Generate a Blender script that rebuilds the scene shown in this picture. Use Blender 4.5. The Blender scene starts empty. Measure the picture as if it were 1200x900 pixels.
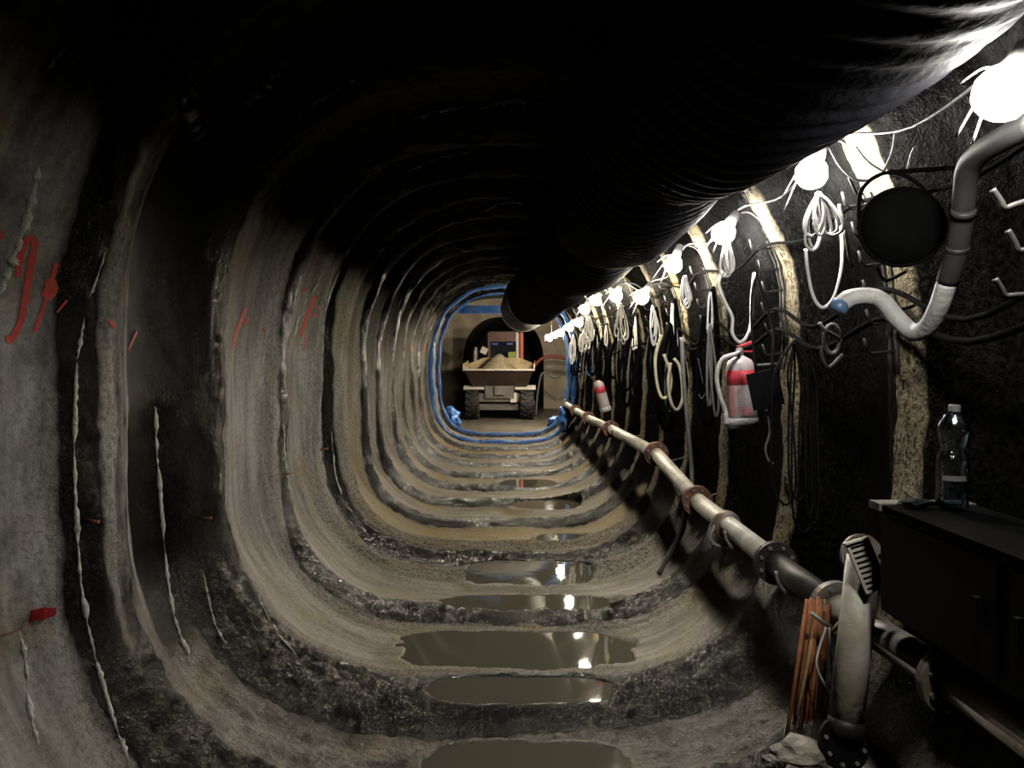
import bpy, bmesh, math, random
import numpy as np
from mathutils import Vector, Matrix
from mathutils.bvhtree import BVHTree

random.seed(7)
rng = np.random.RandomState(11)
S = bpy.context.scene
COL = S.collection

# ---------------------------------------------------------------- camera, world, exposure
EYE = 1.78                       # eye height above the invert
F = 950.0                        # focal length in pixels of the 1200x900 frame
VX, VY = 590.0, 420.0            # where the tunnel axis vanishes
cam_d = bpy.data.cameras.new('camera')
cam_d.sensor_width = 36.0
cam_d.lens = F / 1200.0 * 36.0
cam_d.shift_x = (600 - VX) / 1200.0
cam_d.shift_y = -(450 - VY) / 1200.0
cam_d.clip_start = 0.05
cam_d.clip_end = 100
cam = bpy.data.objects.new('camera', cam_d)
COL.objects.link(cam)
cam.location = (0, 0, EYE)
cam.rotation_euler = (math.pi / 2, 0, 0)
S.camera = cam

W = bpy.data.worlds.new('underground')
S.world = W
W.use_nodes = True
W.node_tree.nodes['Background'].inputs[0].default_value = (0, 0, 0, 1)
W.node_tree.nodes['Background'].inputs[1].default_value = 0.0

S.view_settings.view_transform = 'Standard'
S.view_settings.look = 'None'
S.view_settings.gamma = 1.0
S.view_settings.use_curve_mapping = False
S.view_settings.exposure = 0.0
BULB = 290.0                      # emission of the site bulbs
S.cycles.max_bounces = 5
S.cycles.diffuse_bounces = 0
S.cycles.glossy_bounces = 3
S.cycles.transmission_bounces = 6
S.cycles.caustics_reflective = False
S.cycles.caustics_refractive = False
S.cycles.sample_clamp_indirect = 4.0


def PX(px, py, d):
    """point seen at a pixel of the photograph at depth d down the tunnel"""
    return Vector(((px - VX) / F * d, d, EYE + (VY - py) / F * d))


# ---------------------------------------------------------------- materials
def mat(name, color, rough=0.6, metal=0.0, noise=0.0, nscale=12.0, bump=0.0, bscale=40.0, col2=None, spec=0.5,
        rough2=None):
    m = bpy.data.materials.new(name)
    m.use_nodes = True
    nt = m.node_tree
    b = nt.nodes['Principled BSDF']
    b.inputs['Base Color'].default_value = (*color, 1)
    b.inputs['Roughness'].default_value = rough
    b.inputs['Metallic'].default_value = metal
    b.inputs['Specular IOR Level'].default_value = spec
    tc = nt.nodes.new('ShaderNodeTexCoord')
    if col2 is not None or noise:
        n = nt.nodes.new('ShaderNodeTexNoise')
        n.inputs['Scale'].default_value = nscale
        n.inputs['Detail'].default_value = 6
        nt.links.new(tc.outputs['Object'], n.inputs['Vector'])
        r = nt.nodes.new('ShaderNodeValToRGB')
        c2 = col2 if col2 is not None else tuple(c * (1 - noise) for c in color)
        r.color_ramp.elements[0].position = 0.36
        r.color_ramp.elements[1].position = 0.64
        r.color_ramp.elements[0].color = (*c2, 1)
        r.color_ramp.elements[1].color = (*color, 1)
        nt.links.new(n.outputs['Fac'], r.inputs['Fac'])
        nt.links.new(r.outputs['Color'], b.inputs['Base Color'])
        if rough2 is not None:
            mr = nt.nodes.new('ShaderNodeMapRange')
            mr.inputs['To Min'].default_value = rough2
            mr.inputs['To Max'].default_value = rough
            nt.links.new(n.outputs['Fac'], mr.inputs['Value'])
            nt.links.new(mr.outputs['Result'], b.inputs['Roughness'])
    if bump:
        n2 = nt.nodes.new('ShaderNodeTexNoise')
        n2.inputs['Scale'].default_value = bscale
        n2.inputs['Detail'].default_value = 5
        nt.links.new(tc.outputs['Object'], n2.inputs['Vector'])
        bp = nt.nodes.new('ShaderNodeBump')
        bp.inputs['Strength'].default_value = bump
        bp.inputs['Distance'].default_value = 0.02
        nt.links.new(n2.outputs['Fac'], bp.inputs['Height'])
        nt.links.new(bp.outputs['Normal'], b.inputs['Normal'])
    return m


def lining_mat(name, pale1, pale2, stain, mud_shade1, mud_shade2, rough_pale, rough_mud, grain, bump_d):
    """sprayed concrete: pale smooth skin, dark wet mud and painted shade (attribute mud), gritty relief (grit), ochre stains"""
    m = bpy.data.materials.new(name)
    m.use_nodes = True
    nt = m.node_tree
    N, L = nt.nodes, nt.links
    b = N['Principled BSDF']
    tc = N.new('ShaderNodeTexCoord')

    def noise(scale, detail=6, vec=None, rough=0.55):
        n = N.new('ShaderNodeTexNoise')
        n.inputs['Scale'].default_value = scale
        n.inputs['Detail'].default_value = detail
        n.inputs['Roughness'].default_value = rough
        L.new(vec or tc.outputs['Object'], n.inputs['Vector'])
        return n.outputs['Fac']

    def ramp(fac, p0, p1, c0=(0, 0, 0), c1=(1, 1, 1)):
        r = N.new('ShaderNodeValToRGB')
        r.color_ramp.elements[0].position = p0
        r.color_ramp.elements[1].position = p1
        r.color_ramp.elements[0].color = (*c0, 1)
        r.color_ramp.elements[1].color = (*c1, 1)
        L.new(fac, r.inputs['Fac'])
        return r.outputs['Color']

    def mix(fac, a, c):
        x = N.new('ShaderNodeMix')
        x.data_type = 'RGBA'
        for s, v in ((x.inputs[0], fac), (x.inputs[6], a), (x.inputs[7], c)):
            if isinstance(v, (float, int)):
                s.default_value = v
            elif isinstance(v, tuple):
                s.default_value = (*v, 1)
            else:
                L.new(v, s)
        return x.outputs[2]

    def math_(op, a, c, clamp=False):
        x = N.new('ShaderNodeMath')
        x.operation = op
        x.use_clamp = clamp
        for s, v in ((x.inputs[0], a), (x.inputs[1], c)):
            if isinstance(v, (float, int)):
                s.default_value = v
            else:
                L.new(v, s)
        return x.outputs[0]

    def attr(n):
        at = N.new('ShaderNodeAttribute')
        at.attribute_name = n
        return at.outputs['Fac']

    # streaks run round the section: squeeze the noise along the drive
    mp = N.new('ShaderNodeMapping')
    mp.inputs['Scale'].default_value = (1.0, 9.0, 1.0)
    L.new(tc.outputs['Object'], mp.inputs['Vector'])
    streak = noise(1.6, 5, mp.outputs['Vector'])
    base = mix(ramp(streak, 0.38, 0.62), pale2, pale1)
    st = ramp(noise(2.6, 7), 0.5, 0.72)
    base = mix(math_('ADD', math_('MULTIPLY', st, 0.6), attr('ochre'), True), base, stain)
    mud_shade_col = mix(ramp(noise(55, 4), 0.42, 0.66), mud_shade1, mud_shade2)
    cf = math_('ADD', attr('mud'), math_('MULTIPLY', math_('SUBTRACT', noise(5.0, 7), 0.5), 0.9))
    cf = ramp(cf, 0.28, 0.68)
    col = mix(math_('MULTIPLY', cf, 1.0), base, mud_shade_col)
    speck = ramp(noise(46, 4, None, 0.7), 0.40, 0.52)
    pit = math_('MULTIPLY', math_('SUBTRACT', 1.0, speck), math_('ADD', math_('MULTIPLY', attr('grit'), 0.6), 0.25))
    col = mix(pit, col, (0.02, 0.018, 0.015))
    L.new(col, b.inputs['Base Color'])
    rr = math_('ADD', math_('MULTIPLY', cf, rough_mud - rough_pale), rough_pale)
    rr = math_('ADD', rr, math_('MULTIPLY', math_('SUBTRACT', noise(9, 5), 0.5), 0.25), True)
    L.new(rr, b.inputs['Roughness'])
    L.new(math_('ADD', math_('MULTIPLY', attr('wet'), 0.30), 0.008), b.inputs['Specular IOR Level'])
    g = noise(grain, 5, None, 0.6)
    g2 = noise(grain * 3.1, 3, None, 0.6)
    h = math_('ADD', g, math_('MULTIPLY', g2, 0.5))
    h = math_('MULTIPLY', h, math_('ADD', math_('MULTIPLY', attr('grit'), 0.85), 0.15))
    bp = N.new('ShaderNodeBump')
    bp.inputs['Strength'].default_value = 1.0
    bp.inputs['Distance'].default_value = bump_d
    L.new(h, bp.inputs['Height'])
    L.new(bp.outputs['Normal'], b.inputs['Normal'])
    return m


M = {}
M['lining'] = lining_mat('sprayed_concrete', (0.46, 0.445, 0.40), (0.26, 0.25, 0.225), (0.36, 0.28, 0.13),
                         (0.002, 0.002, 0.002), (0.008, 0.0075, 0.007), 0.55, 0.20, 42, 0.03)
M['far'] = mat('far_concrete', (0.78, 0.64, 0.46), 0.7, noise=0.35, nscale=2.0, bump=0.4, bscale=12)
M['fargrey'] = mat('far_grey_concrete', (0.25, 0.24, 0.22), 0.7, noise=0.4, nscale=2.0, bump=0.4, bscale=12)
M['mud'] = mat('mud_floor', (0.16, 0.14, 0.11), 0.55, noise=0.5, nscale=4, bump=0.7, bscale=18, rough2=0.25)
M['water'] = mat('muddy_water', (0.125, 0.118, 0.085), 0.03, bump=0.035, bscale=5, spec=0.5)
M['duct'] = mat('duct_fabric', (0.0042, 0.0042, 0.0054), 0.7, noise=0.3, nscale=9, bump=0.3, bscale=30, spec=0.03)
M['ductgrey'] = mat('duct_end_sleeve', (0.55, 0.55, 0.53), 0.45, noise=0.4, nscale=9, spec=0.3)
M['ductend'] = mat('duct_end', (0.55, 0.55, 0.53), 0.4, metal=0.4)
M['steel'] = mat('pipe_steel', (0.68, 0.65, 0.56), 0.45, metal=0.0, col2=(0.48, 0.43, 0.33), nscale=9, bump=0.15, bscale=30)
M['darksteel'] = mat('pipe_dark', (0.05, 0.046, 0.042), 0.5, metal=0.3, col2=(0.03, 0.026, 0.022), nscale=12)
M['rustflange'] = mat('rust_flange', (0.26, 0.11, 0.065), 0.6, col2=(0.14, 0.07, 0.05), nscale=16, bump=0.3)
M['greyflange'] = mat('grey_flange', (0.33, 0.34, 0.33), 0.45, metal=0.3, col2=(0.24, 0.15, 0.09), nscale=9)
M['black'] = mat('black_steel', (0.005, 0.005, 0.006), 0.6, noise=0.3, nscale=10, spec=0.12)
M['blackrubber'] = mat('black_rubber', (0.006, 0.006, 0.006), 0.6, noise=0.3, nscale=30, spec=0.12)
M['galv'] = mat('galvanised', (0.42, 0.41, 0.38), 0.4, metal=0.5, noise=0.3, nscale=30)
M['hookdark'] = mat('hook_steel', (0.045, 0.042, 0.04), 0.5, metal=0.2, noise=0.3, nscale=30)
M['wcable'] = mat('white_cable', (0.74, 0.73, 0.69), 0.4, noise=0.2, nscale=20)
M['gcable'] = mat('grey_cable', (0.16, 0.16, 0.155), 0.5, noise=0.3, nscale=20)
M['ycable'] = mat('cream_hose', (0.62, 0.56, 0.38), 0.45, noise=0.3, nscale=15)
M['bcable'] = mat('blue_cable', (0.05, 0.16, 0.5), 0.4, noise=0.2, nscale=15)
M['hose'] = mat('pale_hose', (0.52, 0.52, 0.49), 0.5, col2=(0.36, 0.36, 0.34), nscale=14, bump=0.2, bscale=60)
M['conduit'] = mat('shaded_conduit', (0.03, 0.03, 0.03), 0.6, noise=0.3, nscale=14, spec=0.15)
M['matblack'] = mat('matt_black', (0.003, 0.003, 0.003), 0.9, noise=0.3, nscale=14, spec=0.03)
M['bluecap'] = mat('blue_plastic', (0.09, 0.16, 0.28), 0.4, noise=0.2, nscale=20)
M['blue'] = mat('blue_membrane', (0.03, 0.17, 0.66), 0.38, col2=(0.12, 0.30, 0.72), nscale=5, bump=0.5, bscale=9)
M['rod'] = mat('rusty_rod', (0.56, 0.20, 0.065), 0.65, col2=(0.34, 0.12, 0.05), nscale=18, bump=0.3, bscale=60)
M['rodlight'] = mat('copper_rod', (0.62, 0.42, 0.20), 0.5, col2=(0.45, 0.27, 0.11), nscale=18)
M['exwhite'] = mat('extinguisher_white', (0.50, 0.45, 0.44), 0.4, col2=(0.38, 0.31, 0.31), nscale=12)
M['exred'] = mat('extinguisher_red', (0.62, 0.06, 0.08), 0.4, noise=0.25, nscale=14)
M['expink'] = mat('faded_red_print', (0.60, 0.26, 0.27), 0.5, noise=0.3, nscale=14)
M['calcite_glint'] = mat('calcite_glint', (0.80, 0.80, 0.72), 0.35, col2=(0.50, 0.50, 0.38), nscale=25, bump=0.5, bscale=70)
M['redpaint'] = mat('red_spray_paint', (0.75, 0.04, 0.025), 0.55, col2=(0.50, 0.07, 0.03), nscale=22)
M['redflag'] = mat('red_tape', (0.45, 0.02, 0.03), 0.5, noise=0.3, nscale=30)
M['rock'] = mat('spoil', (0.42, 0.39, 0.30), 0.6, col2=(0.18, 0.165, 0.13), nscale=10, bump=0.9, bscale=26)
M['skin_steel'] = mat('skip_paint', (0.62, 0.47, 0.24), 0.5, col2=(0.42, 0.31, 0.17), nscale=3.5)
M['skip_shade'] = mat('skip_shaded', (0.06, 0.036, 0.023), 0.6, col2=(0.04, 0.026, 0.02), nscale=4)  # outer skip faces: shade put into a darker copy of the paint
M['chassis'] = mat('chassis_grey', (0.20, 0.18, 0.15), 0.55, col2=(0.12, 0.11, 0.10), nscale=4)
M['tyre'] = mat('tyre_rubber', (0.012, 0.012, 0.012), 0.7, col2=(0.022, 0.02, 0.018), nscale=6)
M['cabbrown'] = mat('cab_brown', (0.11, 0.05, 0.035), 0.5, noise=0.3, nscale=6)
M['orange'] = mat('orange_paint', (0.72, 0.10, 0.03), 0.45, noise=0.2, nscale=6)
M['white'] = mat('white_paint', (0.75, 0.68, 0.58), 0.45, noise=0.15, nscale=6)
M['cabglass'] = mat('cab_glass', (0.012, 0.015, 0.02), 0.08, noise=0.1, nscale=4)
M['lime'] = mat('lime_cover', (0.30, 0.34, 0.04), 0.5, noise=0.2, nscale=5)
M['load'] = mat('spoil_load', (0.52, 0.43, 0.27), 0.8, col2=(0.34, 0.27, 0.17), nscale=8, bump=0.8, bscale=14)
M['redhose'] = mat('red_hose', (0.34, 0.07, 0.05), 0.5, noise=0.2, nscale=8)
M['plank'] = mat('grey_plank', (0.22, 0.21, 0.17), 0.7, noise=0.4, nscale=14, bump=0.3)
M['ptext'] = mat('bottle_label', (0.10, 0.22, 0.30), 0.4, noise=0.3, nscale=30)


def glass_mat(name, color, rough, ior):
    m = bpy.data.materials.new(name)
    m.use_nodes = True
    b = m.node_tree.nodes['Principled BSDF']
    b.inputs['Base Color'].default_value = (*color, 1)
    b.inputs['Roughness'].default_value = rough
    b.inputs['Transmission Weight'].default_value = 1.0
    b.inputs['IOR'].default_value = ior
    n = m.node_tree.nodes.new('ShaderNodeTexNoise')
    n.inputs['Scale'].default_value = 60
    bp = m.node_tree.nodes.new('ShaderNodeBump')
    bp.inputs['Strength'].default_value = 0.25
    bp.inputs['Distance'].default_value = 0.01
    m.node_tree.links.new(n.outputs['Fac'], bp.inputs['Height'])
    m.node_tree.links.new(bp.outputs['Normal'], b.inputs['Normal'])
    return m


def thin_mat(name, tint, gloss, rough):
    """thin clear plastic: see-through, with a sheen that grows towards the edge"""
    m = bpy.data.materials.new(name)
    m.use_nodes = True
    nt = m.node_tree
    nt.nodes.clear()
    N, L = nt.nodes, nt.links
    o = N.new('ShaderNodeOutputMaterial')
    t = N.new('ShaderNodeBsdfTransparent')
    t.inputs[0].default_value = (*tint, 1)
    g = N.new('ShaderNodeBsdfGlossy')
    g.inputs['Roughness'].default_value = rough
    g.inputs[0].default_value = (0.9, 0.95, 1, 1)
    w = N.new('ShaderNodeLayerWeight')
    w.inputs[0].default_value = gloss
    n = N.new('ShaderNodeTexNoise')
    n.inputs['Scale'].default_value = 55
    tc = N.new('ShaderNodeTexCoord')
    L.new(tc.outputs['Object'], n.inputs['Vector'])
    bp = N.new('ShaderNodeBump')
    bp.inputs['Strength'].default_value = 0.5
    bp.inputs['Distance'].default_value = 0.01
    L.new(n.outputs['Fac'], bp.inputs['Height'])
    L.new(bp.outputs['Normal'], g.inputs['Normal'])
    x = N.new('ShaderNodeMixShader')
    L.new(w.outputs['Fresnel'], x.inputs[0])
    L.new(t.outputs[0], x.inputs[1])
    L.new(g.outputs[0], x.inputs[2])
    L.new(x.outputs[0], o.inputs[0])
    return m


M['pet'] = thin_mat('clear_plastic', (0.9, 0.94, 0.95), 0.42, 0.12)
M['petwater'] = thin_mat('bottle_water', (0.55, 0.68, 0.75), 0.35, 0.05)


def bulb_mat(name, col, strength):
    m = bpy.data.materials.new(name)
    m.use_nodes = True
    nt = m.node_tree
    nt.nodes.clear()
    e = nt.nodes.new('ShaderNodeEmission')
    o = nt.nodes.new('ShaderNodeOutputMaterial')
    e.inputs['Color'].default_value = (*col, 1)
    e.inputs['Strength'].default_value = strength
    nt.links.new(e.outputs[0], o.inputs[0])
    return m


M['bulbcool'] = bulb_mat('bulb_cool', (1.0, 0.96, 0.90), BULB)
M['bulbwarm'] = bulb_mat('bulb_warm', (1.0, 0.88, 0.68), BULB)
M['bulbflood'] = bulb_mat('bulb_flood', (1.0, 0.88, 0.70), BULB * 3.5)


# ---------------------------------------------------------------- object helpers
def link(name, verts, faces, m, parent=None, smooth=False, attrs=None):
    me = bpy.data.meshes.new(name)
    me.from_pydata([tuple(v) for v in verts], [], [tuple(f) for f in faces])
    if attrs:
        for k, v in attrs.items():
            a = me.attributes.new(k, 'FLOAT', 'POINT')
            a.data.foreach_set('value', np.asarray(v, dtype=np.float32))
    if smooth:
        me.polygons.foreach_set('use_smooth', [True] * len(me.polygons))
    me.materials.append(m if not isinstance(m, str) else M[m])
    me.update()
    o = bpy.data.objects.new(name, me)
    COL.objects.link(o)
    if parent is not None:
        setp(o, parent)
    return o


def world_of(o):
    w = Matrix.Translation(o.location)
    if o.parent is not None:
        w = world_of(o.parent) @ o.matrix_parent_inverse @ w
    return w


def setp(o, parent):
    o.parent = parent
    o.matrix_parent_inverse = world_of(parent).inverted()


def tag(o, label, cat, group=None, kind=None):
    o['label'] = label
    if cat:
        o['category'] = cat
    if group:
        o['group'] = group
    if kind:
        o['kind'] = kind
    return o


def thing(name, label, cat, loc, group=None):
    o = bpy.data.objects.new(name, None)
    o.empty_display_size = 0.05
    COL.objects.link(o)
    o.location = loc
    return tag(o, label, cat, group)


class MB:
    """collects verts and faces for one mesh"""

    def __init__(self):
        self.v, self.f = [], []

    def add(self, v, f):
        n = len(self.v)
        self.v += [Vector(p) for p in v]
        self.f += [tuple(i + n for i in q) for q in f]
        return self

    def box(self, a, c, mtx=None):
        (x0, y0, z0), (x1, y1, z1) = a, c
        v = [Vector(p) for p in ((x0, y0, z0), (x1, y0, z0), (x1, y1, z0), (x0, y1, z0),
                                 (x0, y0, z1), (x1, y0, z1), (x1, y1, z1), (x0, y1, z1))]
        if mtx:
            v = [mtx @ p for p in v]
        return self.add(v, [(3, 2, 1, 0), (4, 5, 6, 7), (0, 1, 5, 4), (1, 2, 6, 5), (2, 3, 7, 6), (3, 0, 4, 7)])

    def tube(self, pts, r, seg=8, cap=True):
        v, f = tube_geo(pts, r, seg, cap)
        return self.add(v, f)

    def lathe(self, prof, base, axis, seg=20):
        """prof: list of (radius, along)"""
        axis = Vector(axis).normalized()
        u = axis.orthogonal().normalized()
        w = axis.cross(u)
        base = Vector(base)
        v, f = [], []
        for (r, h) in prof:
            for k in range(seg):
                t = 2 * math.pi * k / seg
                v.append(base + axis * h + (u * math.cos(t) + w * math.sin(t)) * max(r, 1e-4))
        for i in range(len(prof) - 1):
            for k in range(seg):
                k2 = (k + 1) % seg
                f.append((i * seg + k, i * seg + k2, (i + 1) * seg + k2, (i + 1) * seg + k))
        f.append(tuple(range(seg))[::-1])
        f.append(tuple((len(prof) - 1) * seg + k for k in range(seg)))
        return self.add(v, f)

    def build(self, name, m, parent=None, smooth=False):
        return link(name, self.v, self.f, m, parent, smooth)


def smooth_path(pts, n=8):
    """Catmull-Rom through the points"""
    P = [Vector(p) for p in pts]
    if len(P) < 3:
        return P
    out = []
    Q = [P[0] * 2 - P[1]] + P + [P[-1] * 2 - P[-2]]
    for i in range(1, len(Q) - 2):
        a, b, c, d = Q[i - 1], Q[i], Q[i + 1], Q[i + 2]
        for k in range(n):
            t = k / n
            out.append(0.5 * ((2 * b) + (c - a) * t + (2 * a - 5 * b + 4 * c - d) * t * t + (3 * b - a - 3 * c + d) * t ** 3))
    out.append(P[-1])
    return out


def tube_geo(pts, r, seg=8, cap=True):
    pts = [Vector(p) for p in pts]
    n = len(pts)
    rr = r if isinstance(r, (list, tuple)) else [r] * n
    v, f = [], []
    prev = None
    for i in range(n):
        t = (pts[min(i + 1, n - 1)] - pts[max(i - 1, 0)])
        t = t.normalized() if t.length > 1e-9 else Vector((0, 0, 1))
        if prev is None:
            u = t.orthogonal().normalized()
        else:
            u = prev - t * prev.dot(t)
            u = u.normalized() if u.length > 1e-6 else t.orthogonal().normalized()
        prev = u
        w = t.cross(u)
        for k in range(seg):
            a = 2 * math.pi * k / seg
            v.append(pts[i] + (u * math.cos(a) + w * math.sin(a)) * rr[i])
    for i in range(n - 1):
        for k in range(seg):
            k2 = (k + 1) % seg
            f.append((i * seg + k, i * seg + k2, (i + 1) * seg + k2, (i + 1) * seg + k))
    if cap:
        f.append(tuple(range(seg))[::-1])
        f.append(tuple((n - 1) * seg + k for k in range(seg)))
    return v, f


def cable(name, pts, r, m, parent=None, seg=7, n=8):
    v, f = tube_geo(smooth_path(pts, n), r, seg)
    return link(name, v, f, m, parent, True)


# ---------------------------------------------------------------- numpy value noise
_T = rng.rand(64, 64, 64).astype(np.float32)


def vnoise(x, y, z):
    xi, yi, zi = np.floor(x).astype(int), np.floor(y).astype(int), np.floor(z).astype(int)
    xf, yf, zf = x - xi, y - yi, z - zi
    xf = xf * xf * (3 - 2 * xf)
    yf = yf * yf * (3 - 2 * yf)
    zf = zf * zf * (3 - 2 * zf)
    x0, x1, y0, y1, z0, z1 = xi & 63, (xi + 1) & 63, yi & 63, (yi + 1) & 63, zi & 63, (zi + 1) & 63
    a = _T[x0, y0, z0] * (1 - xf) + _T[x1, y0, z0] * xf
    b = _T[x0, y1, z0] * (1 - xf) + _T[x1, y1, z0] * xf
    c = _T[x0, y0, z1] * (1 - xf) + _T[x1, y0, z1] * xf
    d = _T[x0, y1, z1] * (1 - xf) + _T[x1, y1, z1] * xf
    a = a * (1 - yf) + b * yf
    c = c * (1 - yf) + d * yf
    return (a * (1 - zf) + c * zf) * 2 - 1


def fbm(x, y, z, octs=3, gain=0.5):
    s, a = 0, 1.0
    for o in range(octs):
        s = s + a * vnoise(x + 17.3 * o, y + 5.1 * o, z + 9.7 * o)
        x, y, z, a = x * 2.03, y * 2.03, z * 2.03, a * gain
    return s


def sstep(a, b, x):
    t = np.clip((x - a) / (b - a), 0, 1)
    return t * t * (3 - 2 * t)


# ---------------------------------------------------------------- the tunnel section
Z0, A, BT, BB = 1.70, 1.48, 1.58, 1.66
NT, NB = 2.3, 3.7
RIBS = [-3.1, -1.9, -0.65, 0.6, 1.85, 3.05, 4.25, 5.5, 6.6, 7.65, 8.7, 9.8, 11.0, 12.2, 13.4, 14.6, 15.8, 17.0, 18.3]
END = 18.7


def _section():
    t = np.linspace(-np.pi, np.pi, 4001)          # 0 = right, pi/2 = crown
    c, s = np.cos(t), np.sin(t)
    n = np.where(s >= 0, NT, NB)
    b = np.where(s >= 0, BT, BB)
    x = A * np.sign(c) * np.abs(c) ** (2 / n)
    z = Z0 + b * np.sign(s) * np.abs(s) ** (2 / n)
    l = np.concatenate([[0], np.cumsum(np.hypot(np.diff(x), np.diff(z)))])
    return t, x, z, l


_st, _sx, _sz, _sl = _section()
LEN = _sl[-1]


def sec(l):
    x = np.interp(l, _sl, _sx)
    z = np.interp(l, _sl, _sz)
    e = 0.01
    l0, l1 = np.clip(l - e, 0, LEN), np.clip(l + e, 0, LEN)
    tx = np.interp(l1, _sl, _sx) - np.interp(l0, _sl, _sx)
    tz = np.interp(l1, _sl, _sz) - np.interp(l0, _sl, _sz)
    k = np.hypot(tx, tz)
    return x, z, tz / k, -tx / k                   # outward normal


def wall_x(z):
    """right wall at the rib face"""
    if z >= Z0:
        return A * (1 - min(1, (z - Z0) / BT) ** NT) ** (1 / NT)
    return A * (1 - min(1, (Z0 - z) / BB) ** NB) ** (1 / NB)


def floor_z(x):
    return Z0 - BB * (1 - min(1, abs(x) / A) ** NB) ** (1 / NB)


# angle (as section parameter) limits of the four surfaces
def l_at(deg):
    return np.interp(math.radians(deg), _st, _sl)


# puddles: y0, y1, x0, x1, level
PUDDLES = [
    (4.58, 5.28, -0.74, 0.88, 0.016, 'broad grey-brown puddle lying between the second and third ribs'),
    (4.10, 4.46, -0.46, 0.62, 0.030, 'narrow dark puddle just in front of the broad grey-brown puddle'),
    (3.20, 3.74, -0.40, 0.58, 0.015, 'puddle at the bottom edge of the picture, nearest the camera'),
    (5.60, 6.05, -0.56, 0.92, 0.018, 'long thin dark puddle just behind the broad grey-brown puddle'),
    (6.25, 7.05, -0.36, 0.80, 0.028, 'puddle mirroring the lamps in the middle distance, behind the long thin one'),
    (7.75, 8.15, 0.30, 0.85, 0.020, 'very small puddle right of centre in the middle distance'),
    (9.40, 10.1, 0.05, 1.00, 0.022, 'far puddle reflecting blue and a white lamp glint'),
    (11.0, 11.8, -0.10, 0.80, 0.024, 'farthest puddle, small, close to the yellow-stained rib'),
]


def pmask(p, x, y):
    y0, y1, x0, x1 = p[:4]
    cx, cy, hx, hy = (x0 + x1) / 2, (y0 + y1) / 2, (x1 - x0) / 2, (y1 - y0) / 2
    d = (np.abs((x - cx) / hx) ** 3 + np.abs((y - cy) / hy) ** 3) ** (1 / 3)
    d = d + 0.09 * fbm(x * 5, y * 7, x * 0 + 3.3, 3)
    return 1.0 - sstep(0.55, 1.3, d)               # 0.5 at the shore


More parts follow.
